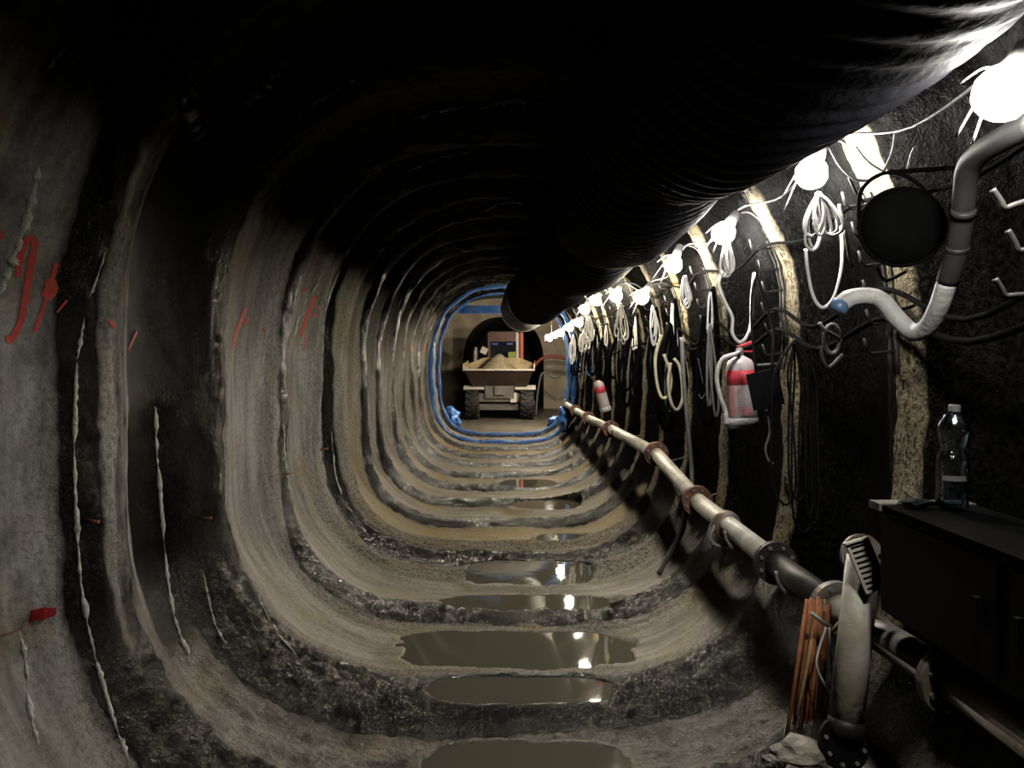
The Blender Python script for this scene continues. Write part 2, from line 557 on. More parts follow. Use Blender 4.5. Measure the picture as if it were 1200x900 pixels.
def lining(l, d):
    """numpy: section parameter l and distance d -> xyz, crest, ochre"""
    ribs = np.array(RIBS)
    i = np.clip(np.searchsorted(ribs, d) - 1, 0, len(ribs) - 2)
    t = np.clip((d - ribs[i]) / (ribs[i + 1] - ribs[i]), 0, 1)
    bay = ((1 - np.cos(2 * np.pi * t)) / 2) ** 0.85
    crest = 1 - sstep(0.12, 0.62, bay)
    x, z, nx, nz = sec(l)
    low = sstep(0.9, 0.25, z)                     # towards the invert
    amp = 0.16 * (1 - low) + 0.06 * low
    q = 3.0 * fbm(x * 0.7 + 40, d * 0.35, z * 0.7, 2)
    yy = d + 0.03 * q
    # bands as (middle, half width): mud on left ribs and invert, painted shade on the dim near bay
    wl = [(2.2, 0.6, 0.34), (2.90, 0.07, 1), (3.24, 0.14, 0.52), (3.86, 0.40, 1), (5.50, 0.09, 1), (6.98, 0.38, 1), (8.66, 0.10, 1)] + [(r, 0.12, 0.9) for r in RIBS if r > 9] + [(r, 0.2, 0.9) for r in RIBS if r < 2]
    fl = [(3.35, 0.5, 0.46), (4.12, 0.30, 1), (5.52, 0.22, 1), (7.08, 0.32, 1), (8.72, 0.24, 1)] + [(r, 0.25, 1) for r in RIBS if r > 9] + [(r, 0.25, 1) for r in RIBS if r < 3.5]
    wv, fv = 0 * d, 0 * d
    wob = 0.05 * fbm(x * 1.3 + 9, d * 0.8, z * 1.3, 2)
    for (c_, h_, a_) in wl:
        wv = np.maximum(wv, a_ * sstep(h_ + 0.09, h_ - 0.03, np.abs(d + wob - c_)))
    for (c_, h_, a_) in fl:
        fv = np.maximum(fv, a_ * sstep(h_ + 0.10, h_ - 0.06, np.abs(d + wob - c_)))
    kf = sstep(0.95, 0.35, z)
    X, Y, Zc = x + 31.0, d + 50.0, z + 23.0
    n = 0.022 * fbm(X * 1.1, Y * 1.6, Zc * 1.1, 3)
    n = n + 0.010 * fbm(X * 5, Y * 9, Zc * 5, 2) * (0.5 + crest)
    rough = (0.3 + 0.7 * crest)
    n = n + 0.006 * fbm(X * 26, Y * 26, Zc * 26, 3, 0.6) * rough
    lump = fv * kf * (x < 1.2)
    n = n + (0.12 * low + lump) * 0.014 * fbm(X * 15, Y * 19, Zc * 15, 4, 0.7)
    n = n - lump * 0.010 * np.maximum(0, vnoise(X * 9, Y * 22, Zc * 9)) ** 2
    off = amp * bay + n
    px, pz = x + nx * off, z + nz * off
    # puddle basins
    cr = crest
    for p in PUDDLES:
        m = pmask(p, px, yy) * (pz < 0.6)
        lv = p[4]
        shore = np.maximum(pz, lv + 0.006)
        k = sstep(0.0, 0.3, m)
        pz = pz * (1 - k) + shore * k
        kk = sstep(0.47, 0.62, m)
        pz = pz * (1 - kk) + (lv - 0.03) * kk
    och = np.exp(-((d - 15.2) / 0.5) ** 2) * 0.9 + 0.5 * np.exp(-((d - 8.2) / 0.5) ** 2) + 0.3 * np.exp(-((d - 11.6) / 0.4) ** 2)
    och = och * (0.4 + 0.6 * (z < 1.2)) + 0.22 * low
    och = np.maximum(och, 0.62 * sstep(0.9, 1.3, x) * sstep(0.4, 0.9, z) * crest)
    # dark mask: mud on left ribs and invert, painted shade in right bays and crown
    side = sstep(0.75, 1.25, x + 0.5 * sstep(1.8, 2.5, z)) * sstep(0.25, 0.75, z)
    left_mud_shade = wv * (1 - kf) + fv * kf
    right_bay_shade = sstep(0.03, 0.20, bay) * 1.15  # shade between the right-hand ribs, painted near black
    upper = sstep(2.3, 2.75, z)  # shade under the crown, painted in as a dark tone
    mud = left_mud_shade * (1 - side) + right_bay_shade * side
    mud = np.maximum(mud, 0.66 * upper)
    grit = (1 - sstep(0.2, 0.85, bay)) * (0.35 + 0.65 * low + 0.65 * side * (1 - low))
    grit = grit * (1 - 0.85 * sstep(2.2, 2.6, z))
    grit = np.maximum(grit, fv * kf * (1 - side))
    wet = (fv * kf + (0.08 + 0.30 * sstep(4.3, 4.8, d)) * wv * (1 - kf) + 0.25 * kf) * (1 - side) * (1 - sstep(2.0, 2.5, z))
    wet = wet * (1.7 - 1.5 * sstep(4.6, 7.5, d))
    return px, yy, pz, mud, och, grit, wet


def drows():
    d = [-3.1]
    while d[-1] < END:
        c = d[-1]
        step = 0.06 if c < 1.1 else min(max(0.0046 * c, 0.0125), 0.07)
        d.append(c + step)
    d[-1] = END
    return np.array(d)


ROWS = drows()
BV, BF = [], []                                   # for the ray casts


def surface(name, l0, l1, ncol, m, label):
    ls = np.linspace(l0, l1, ncol) if l1 > l0 else np.linspace(l0, l1 + LEN, ncol) % LEN
    dd, ll = np.meshgrid(ROWS, ls, indexing='ij')
    x, y, z, cr, oc, gr, we = lining(ll, dd)
    V = np.stack([x, y, z], -1)
    n0 = sum(len(b) for b in BV)
    BV.append(V.reshape(-1, 3))
    nr = len(ROWS)
    idx = np.arange(nr * ncol).reshape(nr, ncol)
    quads = np.stack([idx[:-1, :-1], idx[:-1, 1:], idx[1:, 1:], idx[1:, :-1]], -1)
    BF.append(quads.reshape(-1, 4) + n0)
    mid = (ROWS[:-1] + ROWS[1:]) / 2
    owner = np.full(nr - 1, -1)
    for k, rb in enumerate(RIBS):
        w = 0.30
        owner[np.abs(mid - rb) < w] = k

    def make(nm, sel, parent=None):
        q = quads[sel].reshape(-1, 4)
        u, inv = np.unique(q, return_inverse=True)
        me = bpy.data.meshes.new(nm)
        vv = V.reshape(-1, 3)[u]
        ff = inv.reshape(-1, 4)
        me.vertices.add(len(vv))
        me.vertices.foreach_set('co', vv.ravel())
        me.loops.add(ff.size)
        me.loops.foreach_set('vertex_index', ff.ravel())
        me.polygons.add(len(ff))
        me.polygons.foreach_set('loop_start', np.arange(0, ff.size, 4))
        me.polygons.foreach_set('use_smooth', np.ones(len(ff), dtype=bool))
        me.update(calc_edges=True)
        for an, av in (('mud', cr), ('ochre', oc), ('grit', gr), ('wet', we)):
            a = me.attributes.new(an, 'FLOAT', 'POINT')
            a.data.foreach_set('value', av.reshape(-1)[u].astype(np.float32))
        me.materials.append(m)
        me.validate()
        o = bpy.data.objects.new(nm, me)
        COL.objects.link(o)
        if parent:
            o.parent = parent
        return o

    base = make(name, owner < 0)
    base['kind'] = 'structure'
    base['label'] = label
    for k in range(len(RIBS)):
        if (owner == k).any():
            make('rib', owner == k, base)
    return base


LF0, LF1 = l_at(-128), l_at(-52)
LW1, LC1 = l_at(42), l_at(138)
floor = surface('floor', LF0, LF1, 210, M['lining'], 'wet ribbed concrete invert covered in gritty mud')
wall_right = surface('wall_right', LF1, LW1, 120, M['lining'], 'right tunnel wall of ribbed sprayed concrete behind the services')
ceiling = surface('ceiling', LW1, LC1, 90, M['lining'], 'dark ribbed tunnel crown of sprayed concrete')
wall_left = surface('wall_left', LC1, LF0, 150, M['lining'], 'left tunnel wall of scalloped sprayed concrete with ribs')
BVH = BVHTree.FromPolygons(np.concatenate(BV).tolist(), np.concatenate(BF).tolist())


def hit(px, py):
    d = Vector(((px - VX) / F, 1.0, (VY - py) / F)).normalized()
    loc, nor, i, dist = BVH.ray_cast(Vector((0, 0.9, EYE)) + d * 0.0, d) if False else BVH.ray_cast(cam.location, d)
    if loc is None:
        return PX(px, py, 18), Vector((1, 0, 0))
    if nor.dot(d) > 0:
        nor = -nor
    return loc, nor


def ground(x, y):
    loc, nor, i, dist = BVH.ray_cast(Vector((x, y, 1.3)), Vector((0, 0, -1)))
    return loc.z if loc else 0.0


# the back of the drive behind the camera is closed by darkness
bk = MB()
bk.box((-1.9, -3.3, -0.3), (1.9, -3.15, 3.6))
o = bk.build('wall_back', M['fargrey'])
o['kind'] = 'structure'
o['label'] = 'dark tunnel face behind the viewer'

# ---------------------------------------------------------------- puddles
for p in PUDDLES:
    nx, ny = 90, 60
    xs = np.linspace(p[2] - 0.35, p[3] + 0.35, nx)
    ys = np.linspace(p[0] - 0.2, p[1] + 0.2, ny)
    gx, gy = np.meshgrid(xs, ys)
    m = pmask(p, gx, gy) > 0.34
    vid = {}
    vs, fs = [], []
    for j in range(ny - 1):
        for i in range(nx - 1):
            if m[j, i] and m[j, i + 1] and m[j + 1, i] and m[j + 1, i + 1]:
                q = []
                for (jj, ii) in ((j, i), (j, i + 1), (j + 1, i + 1), (j + 1, i)):
                    if (jj, ii) not in vid:
                        vid[(jj, ii)] = len(vs)
                        vs.append((xs[ii], ys[jj], p[4]))
                    q.append(vid[(jj, ii)])
                fs.append(q)
    tag(link('puddle', vs, fs, M['water'], None, True), p[5], 'puddle', 'puddles on the tunnel floor')

# ---------------------------------------------------------------- the junction beyond the drive
def far_shell():
    y0, y1 = END, 29.0
    hw, top = 2.5, 3.9

    def arch(n=40):
        pts = [(hw, 0.0)]
        for k in range(n + 1):
            t = math.pi * k / n
            c, s = math.cos(t), math.sin(t)
            pts.append((hw * math.copysign(abs(c) ** 0.8, c), 1.5 + (top - 1.5) * abs(s) ** 0.8))
        pts.append((-hw, 0.0))
        return pts
    P = arch()
    ys = np.linspace(y0, y1, 24)

    def strip(name, i0, i1, m, label):
        v, f = [], []
        n = i1 - i0 + 1
        for y in ys:
            for i in range(i0, i1 + 1):
                x, z = P[i]
                r = 0.05 * math.sin(y * 5.1) + random.uniform(-0.02, 0.02)
                v.append((x * (1 + r * 0.4), y, z))
        for a in range(len(ys) - 1):
            for b in range(n - 1):
                f.append((a * n + b, a * n + b + 1, (a + 1) * n + b + 1, (a + 1) * n + b))
        o = link(name, v, f, m, None, True)
        o['kind'] = 'structure'
        o['label'] = label
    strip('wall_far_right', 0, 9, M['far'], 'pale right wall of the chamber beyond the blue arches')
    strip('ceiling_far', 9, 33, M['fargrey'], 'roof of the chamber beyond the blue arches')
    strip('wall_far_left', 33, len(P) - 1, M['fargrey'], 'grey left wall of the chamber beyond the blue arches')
    # floor
    v, f = [], []
    nx, ny = 60, 70
    for j in range(ny):
        for i in range(nx):
            x, y = -2.7 + 5.4 * i / (nx - 1), y0 - 0.1 + (42 - y0) * j / (ny - 1)
            v.append((x, y, 0.03 * float(fbm(np.array(x * 2.0), np.array(y * 2.0), np.array(7.7), 3))))
    for j in range(ny - 1):
        for i in range(nx - 1):
            f.append((j * nx + i, j * nx + i + 1, (j + 1) * nx + i + 1, (j + 1) * nx + i))
    o = link('floor_far', v, f, M['mud'], None, True)
    o['kind'] = 'structure'
    o['label'] = 'brown muddy chamber floor under the dumper'

    # a wall with an arched hole: outer arch minus inner arch
    def holed(name, y, th, m, label, inner, outer):
        v, f = [], []
        n = len(inner)
        for yy in (y, y + th):
            for (x, z) in inner:
                v.append((x, yy, z))
            for (x, z) in outer:
                v.append((x, yy, z))
        N2 = 2 * n
        for k in range(n - 1):
            f.append((k, k + 1, n + k + 1, n + k))
            f.append((N2 + k, N2 + n + k, N2 + n + k + 1, N2 + k + 1))
            f.append((k, N2 + k, N2 + k + 1, k + 1))
        o = link(name, v, f, m)
        o['kind'] = 'structure'
        o['label'] = label

    def outline(xr, zt, z1, n=40, e=0.85, zb=-0.1):
        pts = [(xr, zb)]
        for k in range(n + 1):
            t = math.pi * k / n
            c, s = math.cos(t), math.sin(t)
            pts.append((xr * math.copysign(abs(c) ** e, c), z1 + (zt - z1) * abs(s) ** e))
        pts.append((-xr, zb))
        return pts
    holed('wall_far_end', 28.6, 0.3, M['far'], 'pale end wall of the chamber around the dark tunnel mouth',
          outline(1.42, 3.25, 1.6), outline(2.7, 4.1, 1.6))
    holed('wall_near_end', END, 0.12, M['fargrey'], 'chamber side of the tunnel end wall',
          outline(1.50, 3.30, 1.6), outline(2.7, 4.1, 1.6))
    # the drive going on beyond the dumper
    pr = outline(1.42, 3.25, 1.6)
    v, f = [], []
    ys2 = np.linspace(28.9, 41.5, 30)
    n = len(pr)
    for y in ys2:
        k = 1 + 0.04 * math.sin(y * 5.2)
        for (x, z) in pr:
            v.append((x * k, y, z))
    for a in range(len(ys2) - 1):
        for b in range(n - 1):
            f.append((a * n + b, a * n + b + 1, (a + 1) * n + b + 1, (a + 1) * n + b))
    f.append(tuple((len(ys2) - 1) * n + b for b in range(n)))
    o = link('wall_far_tunnel', v, f, M['fargrey'], None, True)
    o['kind'] = 'structure'
    o['label'] = 'dark tunnel continuing behind the dumper'


far_shell()

# blue arches round the end of the drive
def blue_arch(d, inset, w, t, label):
    ls = np.linspace(0, LEN, 161)[:-1]
    x, z, nx, nz = sec(ls)
    prof = [(-w / 2, 0), (-w / 2 * 0.9, -t), (w / 2 * 0.9, -t), (w / 2, 0), (w / 2, 0.10), (-w / 2, 0.10)]
    v, f = [], []
    n = len(prof)
    for i in range(len(ls)):
        j = 0.012 * math.sin(ls[i] * 9) + random.uniform(-.008, .008)
        for (dy, o_) in prof:
            k = o_ - inset + j
            v.append((x[i] + nx[i] * k, d + dy + 0.6 * j, z[i] + nz[i] * k))
    c = len(ls)
    for i in range(c):
        for k in range(n):
            f.append((i * n + k, ((i + 1) % c) * n + k, ((i + 1) % c) * n + (k + 1) % n, i * n + (k + 1) % n))
    o = link('blue_arch', v, f, M['blue'], None, True)
    tag(o, label, 'arch', 'blue arches at the far end')


blue_arch(16.95, -0.01, 0.24, 0.03, 'blue wrapped arch ring nearer the camera, before the dumper')
blue_arch(18.5, 0.0, 0.14, 0.04, 'blue wrapped arch ring at the tunnel end, just before the dumper')
b = MB()
b.box((-1.05, 19.0, 2.84), (0.15, 19.2, 3.02))
bb = b.build('blue_beam', M['blue'])
tag(bb, 'blue horizontal beam across the crown above the dumper', 'beam')
# blue sheeting heaped on the right by the tunnel end
def crumple(name, cx, cy, cz, sx, sy, sz, m, label, cat, seed):
    bm = bmesh.new()
    bmesh.ops.create_icosphere(bm, subdivisions=4, radius=1)
    for vv in bm.verts:
        p = np.array(vv.co)
        k = 1 + 0.35 * float(fbm(np.array(p[0] * 2.2 + seed), np.array(p[1] * 2.2), np.array(p[2] * 2.2), 3))
        vv.co = Vector((p[0] * sx * k + cx, p[1] * sy * k + cy, p[2] * sz * k + cz))
    me = bpy.data.meshes.new(name)
    bm.to_mesh(me)
    bm.free()
    me.materials.append(m)
    me.polygons.foreach_set('use_smooth', [True] * len(me.polygons))
    o = bpy.data.objects.new(name, me)
    COL.objects.link(o)
    tag(o, label, cat)
    return o


crumple('plastic_sheet', 1.22, 16.2, 0.55, 0.12, 0.5, 0.24, M['blue'], 'crumpled blue sheeting low on the right wall before the end', 'sheet', 3.1)
crumple('plastic_sheet', -1.35, 19.6, 0.30, 0.30, 0.35, 0.26, M['blue'], 'crumpled blue sheeting on the floor left of the dumper', 'sheet', 8.4)
crumple('plastic_sheet', 1.38, 19.6, 0.22, 0.30, 0.30, 0.18, M['blue'], 'crumpled blue sheeting on the floor right of the dumper', 'sheet', 5.4)
crumple('plastic_sheet', 1.27, 15.0, 1.55, 0.07, 0.22, 0.42, M['blue'], 'blue sheet hanging among the far cables on the right', 'sheet', 6.2)

# ---------------------------------------------------------------- dumper
def dumper():
    loc = Vector((-0.13, 23.3, 0.0))
    t = thing('site_dumper', 'small site dumper with ochre skip facing the camera at the tunnel end', 'dumper', loc)
    Rm = Matrix.Translation(loc) @ Matrix.Rotation(math.radians(-3), 4, 'Z')

    def add(mb, name, m, parent=t, smooth=False):
        mb.v = [Rm @ v for v in mb.v]
        return mb.build(name, m, parent, smooth)

    def wheel(x, y, w=0.40, r=0.47):
        s = 1 if x > 0 else -1
        mb = MB()
        prof = [(r * 0.56, -w / 2), (r * 0.82, -w / 2 * 1.02), (r * 0.93, -w * 0.42), (r * 0.95, 0), (r * 0.93, w * 0.42), (r * 0.82, w / 2 * 1.02), (r * 0.56, w / 2)]
        mb.lathe(prof, (x, y, r), (1, 0, 0), 28)
        wh = add(mb, 'wheel', M['tyre'], t, False)
        lug = MB()
        for k in range(16):
            for sd in (-1, 1):
                a = 2 * math.pi * (k + (0.5 if sd > 0 else 0)) / 16
                q = Matrix.Translation((x, y, r)) @ Matrix.Rotation(a, 4, 'X')
                q2 = q @ Matrix.Translation((sd * w * 0.26, 0, r * 0.95)) @ Matrix.Rotation(sd * 0.6, 4, 'Z')
                lug.box((-w * 0.25, -0.022, -0.03), (w * 0.25, 0.022, 0.035), q2)
        add(lug, 'tread', M['tyre'], wh)
        hb = MB()
        hb.lathe([(r * 0.5, 0.0), (r * 0.42, 0.03), (r * 0.2, 0.02), (r * 0.18, 0.06)], (x + s * w * 0.38, y, r), (s, 0, 0), 18)
        add(hb, 'hub', M['chassis'], wh, False)

    wheel(-0.80, 0.55)
    wheel(0.80, 0.55)
    wheel(-0.90, 2.25)
    wheel(0.70, 2.25)
    # skip: outer shell with open top, leaning lip to the front
    bot = [(-0.80, 0.30, 0.97), (0.80, 0.30, 0.97), (0.80, 1.15, 0.90), (-0.80, 1.15, 0.90)]
    lip = [(-0.99, -0.12, 1.45), (0.99, -0.12, 1.45), (0.98, 1.35, 1.62), (-0.98, 1.35, 1.62)]
    peak = [(-0.55, 1.42, 1.80), (0.55, 1.42, 1.80)]
    v = bot + lip
    f = [(0, 3, 2, 1), (0, 1, 5, 4), (1, 2, 6, 5), (2, 3, 7, 6), (3, 0, 4, 7)]
    mb = MB()
    mb.add(v, f[:2])
    mb.add(v, f[2:])
    sk = add(mb, 'skip_body', M['skip_shade'])
    # inside faces and raised rear head board in bright paint
    ins = 0.04
    bot2 = [(x * 0.95, y + (0.05 if y < 0.7 else -0.05), z + 0.05) for x, y, z in bot]
    lip2 = [(x * 0.965, y + (0.05 if y < 0.7 else -0.03), z) for x, y, z in lip]
    mb = MB()
    mb.add(bot2 + lip2, [(1, 2, 3, 0), (4, 5, 1, 0), (5, 6, 2, 1), (6, 7, 3, 2), (7, 4, 0, 3)])
    add(mb, 'skip_lining', M['skin_steel'], sk)
    mb = MB()
    for a, c in (((-0.99, 1.35, 1.62), (-0.55, 1.42, 1.80)), ((-0.55, 1.42, 1.80), (0.55, 1.42, 1.80)), ((0.55, 1.42, 1.80), (0.99, 1.35, 1.62))):
        a, c = Vector(a), Vector(c)
        dn = Vector((0, -0.03, 0))
        mb.add([(a.x, a.y, 1.55), (c.x, c.y, 1.55), c, a, (a.x, a.y + .04, 1.55), (c.x, c.y + .04, 1.55), c - dn * 1.3, a - dn * 1.3],
               [(0, 1, 2, 3), (5, 4, 7, 6), (3, 2, 6, 7), (0, 3, 7, 4), (1, 5, 6, 2), (0, 4, 5, 1)])
    add(mb, 'head_board', M['skin_steel'], sk)
    rim = MB()
    rim.tube([(-0.99, -0.12, 1.45), (0.99, -0.12, 1.45)], 0.028, 8)
    rim.tube([(-0.99, -0.12, 1.45), (-0.98, 1.35, 1.62)], 0.028, 8)
    rim.tube([(0.99, -0.12, 1.45), (0.98, 1.35, 1.62)], 0.028, 8)
    add(rim, 'skip_rim', M['white'], sk)
    for s in (-1, 1):
        pk = MB()
        pk.add([(s * 1.0, -0.14, 1.42), (s * 1.03, -0.14, 1.42), (s * 1.03, -0.14, 1.62), (s * 1.0, -0.14, 1.62),
                (s * 1.0, 1.3, 1.58), (s * 1.03, 1.3, 1.58), (s * 1.03, 1.3, 1.72), (s * 1.0, 1.3, 1.72)],
               [(0, 1, 2, 3), (4, 7, 6, 5), (0, 3, 7, 4), (1, 5, 6, 2), (3, 2, 6, 7), (0, 4, 5, 1)])
        add(pk, 'side_board', M['skin_steel'], sk)
    # load of spoil
    vs, fs = [], []
    n = 22
    for j in range(n):
        for i in range(n):
            x, y = -0.85 + 1.7 * i / (n - 1), 0.1 + 1.2 * j / (n - 1)
            h = 1.42 + 0.56 * math.exp(-((x + 0.08) / 0.42) ** 2 - ((y - 0.95) / 0.4) ** 2) - 0.18 * (1 - j / n)
            h += 0.05 * float(fbm(np.array(x * 5.0), np.array(y * 5.0), np.array(2.2), 3))
            vs.append((x, y, h))
    for j in range(n - 1):
        for i in range(n - 1):
            fs.append((j * n + i, j * n + i + 1, (j + 1) * n + i + 1, (j + 1) * n + i))
    ld = MB()
    ld.add(vs, fs)
    add(ld, 'spoil_load', M['load'], t, True)
    # chassis
    c = MB()
    c.box((-0.42, 0.28, 0.62), (0.42, 1.2, 0.98))
    add(c, 'skip_cradle', M['chassis'])
    c = MB()
    c.box((-0.14, 0.20, 0.72), (0.14, 0.30, 0.98))
    add(c, 'tipping_bracket', M['chassis'])
    c = MB()
    c.box((-0.68, 0.35, 0.52), (0.68, 0.75, 0.76))
    add(c, 'front_axle', M['chassis'])
    c = MB()
    c.box((0.32, 0.30, 0.50), (0.50, 0.36, 0.78))
    add(c, 'axle_plate', M['white'])
    c = MB()
    c.box((-0.50, 0.75, 0.34), (0.50, 2.6, 0.62))
    add(c, 'chassis_frame', M['chassis'])
    c = MB()
    c.box((-0.62, 0.45, 0.27), (0.62, 0.55, 0.44))
    add(c, 'guard_plate', M['chassis'])
    for s in (-1, 1):
        c = MB()
        for k in range(4):
            a0, a1 = math.radians(52 + 20 * k), math.radians(72 + 20 * k)
            for q in (0,):
                r0, r1 = 0.50, 0.53
                y0, z0, y1, z1 = 0.55 - math.cos(a0) * r0, 0.47 + math.sin(a0) * r0, 0.55 - math.cos(a1) * r0, 0.47 + math.sin(a1) * r0
                Y0, Z0_, Y1, Z1_ = 0.55 - math.cos(a0) * r1, 0.47 + math.sin(a0) * r1, 0.55 - math.cos(a1) * r1, 0.47 + math.sin(a1) * r1
                xa, xb = (s * 0.45, s * 1.05)
                c.add([(xa, y0, z0), (xb, y0, z0), (xb, y1, z1), (xa, y1, z1), (xa, Y0, Z0_), (xb, Y0, Z0_), (xb, Y1, Z1_), (xa, Y1, Z1_)],
                      [(0, 1, 2, 3), (7, 6, 5, 4), (0, 4, 5, 1), (3, 2, 6, 7), (1, 5, 6, 2), (0, 3, 7, 4)])
        add(c, 'mudguard', M['white'])
    # engine hood and cab frame behind the skip
    c = MB()
    c.box((-0.45, 1.55, 0.9), (0.45, 2.7, 1.55))
    add(c, 'engine_hood', M['cabbrown'])
    c = MB()
    c.box((-0.40, 1.62, 2.30), (0.44, 2.5, 2.60))
    cr = add(c, 'cab_roof', M['cabbrown'])
    c = MB()
    c.box((-0.36, 1.66, 1.75), (0.40, 1.70, 2.30))
    gl = add(c, 'windscreen', M['cabglass'])
    for x in (-0.22, 0.24):
        c = MB()
        c.box((x - 0.09, 1.61, 2.20), (x + 0.09, 1.65, 2.25))
        add(c, 'work_light', M['bcable'], cr)
    for x, mm in ((-0.40, 'cabbrown'), (0.47, 'white'), (0.60, 'orange')):
        for y in (1.64, 2.46):
            c = MB()
            c.box((x - 0.035, y - 0.04, 1.5), (x + 0.035, y + 0.04, 2.58))
            add(c, 'roll_post', M[mm])
    c = MB()
    c.box((0.20, 1.48, 1.72), (0.42, 1.60, 1.98))
    add(c, 'seat_cover', M['lime'])
    c = MB()
    q = Matrix.Translation((-0.54, 1.5, 2.02)) @ Matrix.Rotation(0.45, 4, 'Y')
    c.box((-0.10, -0.05, -0.10), (0.10, 0.05, 0.10), q)
    add(c, 'headlamp', M['white'])
    c = MB()
    c.tube([(-0.82, 1.6, 1.4), (-0.82, 1.6, 2.0), (-0.80, 1.6, 2.13)], [0.07, 0.07, 0.05], 10)
    add(c, 'exhaust_stack', M['greyflange'])
    c = MB()
    c.tube([(-0.5, 1.55, 1.5), (-0.53, 1.5, 1.95)], 0.02, 6)
    add(c, 'lamp_bracket', M['black'])


dumper()

# red hose and pale hose on the chamber wall
tag(cable('hose', [PX(622, 437, 26), PX(627, 428, 26), PX(634, 421, 26), PX(642, 418, 26), PX(652, 418, 26), Vector((2.45, 26, 1.7))], 0.055, M['redhose']),
    'dark red hose arching over the pale wall right of the dumper', 'hose')
tag(cable('hose', [Vector((1.0, 25, 0.03)), PX(630, 462, 25), PX(634, 440, 25), PX(640, 437, 25), PX(648, 442, 25), PX(656, 441, 25)], 0.035, M['gcable']),
    'pale thin hose below the dark red hose right of the dumper', 'hose')

# ---------------------------------------------------------------- ventilation duct
def duct_c(d):
    k = float(sstep(4.5, 15.0, np.array(d)))
    x = 0.70 * (1 - k) + 0.36 * k
    z = 2.765 * (1 - k) + 2.69 * k
    # sags between hangers every 2.4 m
    u = ((d + 1.3) / 2.3) % 1.0
    sag = 0.09 * (1 - abs(2 * u - 1) ** 2.2)
    x += 0.03 * math.sin(d * 1.3)
    return Vector((x, d, z - sag + 0.03))


def duct():
    r0, seg = 0.375, 72
    d0, d1 = -2.9, 14.4
    n = 1150
    v, f = [], []
    for i in range(n):
        d = d0 + (d1 - d0) * i / (n - 1)
        c = duct_c(d)
        t = (duct_c(d + 0.02) - duct_c(d - 0.02)).normalized()
        u = Vector((1, 0, 0))
        u = (u - t * u.dot(t)).normalized()
        w = t.cross(u)
        uu = ((d + 1.3) / 2.3) % 1.0
        joint = 0.028 * math.exp(-((min(uu, 1 - uu)) / 0.03) ** 2)
        for k in range(seg):
            a = 2 * math.pi * k / seg
            ph = d / 0.105 * 2 * math.pi + a
            r = r0 + 0.012 * (abs(math.cos(ph / 2)) ** 1.5) - joint
            r += 0.008 * math.sin(3 * a + d * 2.1) + 0.006 * math.sin(5 * a - d * 3.7)
            v.append(c + u * (math.cos(a) * r) - w * (math.sin(a) * r))
    for i in range(n - 1):
        for k in range(seg):
            k2 = (k + 1) % seg
            f.append((i * seg + k, i * seg + k2, (i + 1) * seg + k2, (i + 1) * seg + k))
    t = thing('ventilation_duct', 'large black ribbed flexible ventilation duct hanging under the crown', 'duct', duct_c(6.0))
    cut = int((11.9 - d0) / (d1 - d0) * (n - 1))
    link('duct_sleeve', v[:(cut + 1) * seg], f[:cut * seg], M['duct'], t, True)
    link('end_section', v[cut * seg:], [tuple(i - cut * seg for i in q) for q in f[cut * seg:]], M['ductgrey'], t, True)
    # end ring
    mb = MB()
    c = duct_c(14.4)
    mb.lathe([(0.36, -0.02), (0.395, -0.02), (0.40, 0.05), (0.385, 0.30), (0.36, 0.30)], c, (0, 1, 0), 40)
    e = MB()
    vv, ff = [], []
    for (r, h) in ((0.37, 0.0), (0.40, 0.0), (0.405, 0.35), (0.375, 0.35)):
        for k in range(40):
            a = 2 * math.pi * k / 40
            vv.append((c.x + r * math.cos(a), c.y + h, c.z + r * math.sin(a)))
    for i in range(4):
        for k in range(40):
            ff.append((i * 40 + k, i * 40 + (k + 1) % 40, ((i + 1) % 4) * 40 + (k + 1) % 40, ((i + 1) % 4) * 40 + k))
    link('end_ring', vv, ff, M['ductend'], t, True)
    for j in range(0, 7):
        d = -1.3 + 2.3 * j
        if d > 14:
            break
        c = duct_c(d)
        loop = [c + Vector((math.cos(a) * 0.372, 0, math.sin(a) * 0.372)) for a in np.linspace(0, 2 * math.pi, 33)]
        hb = MB()
        hb.tube(loop, 0.008, 6, False)
        hb.tube([c + Vector((0, 0, 0.37)), c + Vector((0, 0, 0.52))], 0.006, 6)
        hb.build('hanger_strap', M['hookdark'], t, True)


duct()

ORD = ['first', 'second', 'third', 'fourth', 'fifth', 'sixth', 'seventh', 'eighth', 'ninth', 'tenth', 'eleventh', 'twelfth', 'thirteenth', 'fourteenth']

# ---------------------------------------------------------------- lamps
LAMPS = [(1176, 108, 1.70), (951, 203, 3.05), (848, 273, 4.25), (789, 310, 5.5), (752, 348, 6.6), (722, 347, 7.9), (698, 352, 9.8),
         (685, 363, 11.0), (678, 378, 12.2), (667, 384, 13.4), (657, 390, 15.2), (650, 393, 17.3), (643, 396, 20.4)]
LPOS = []


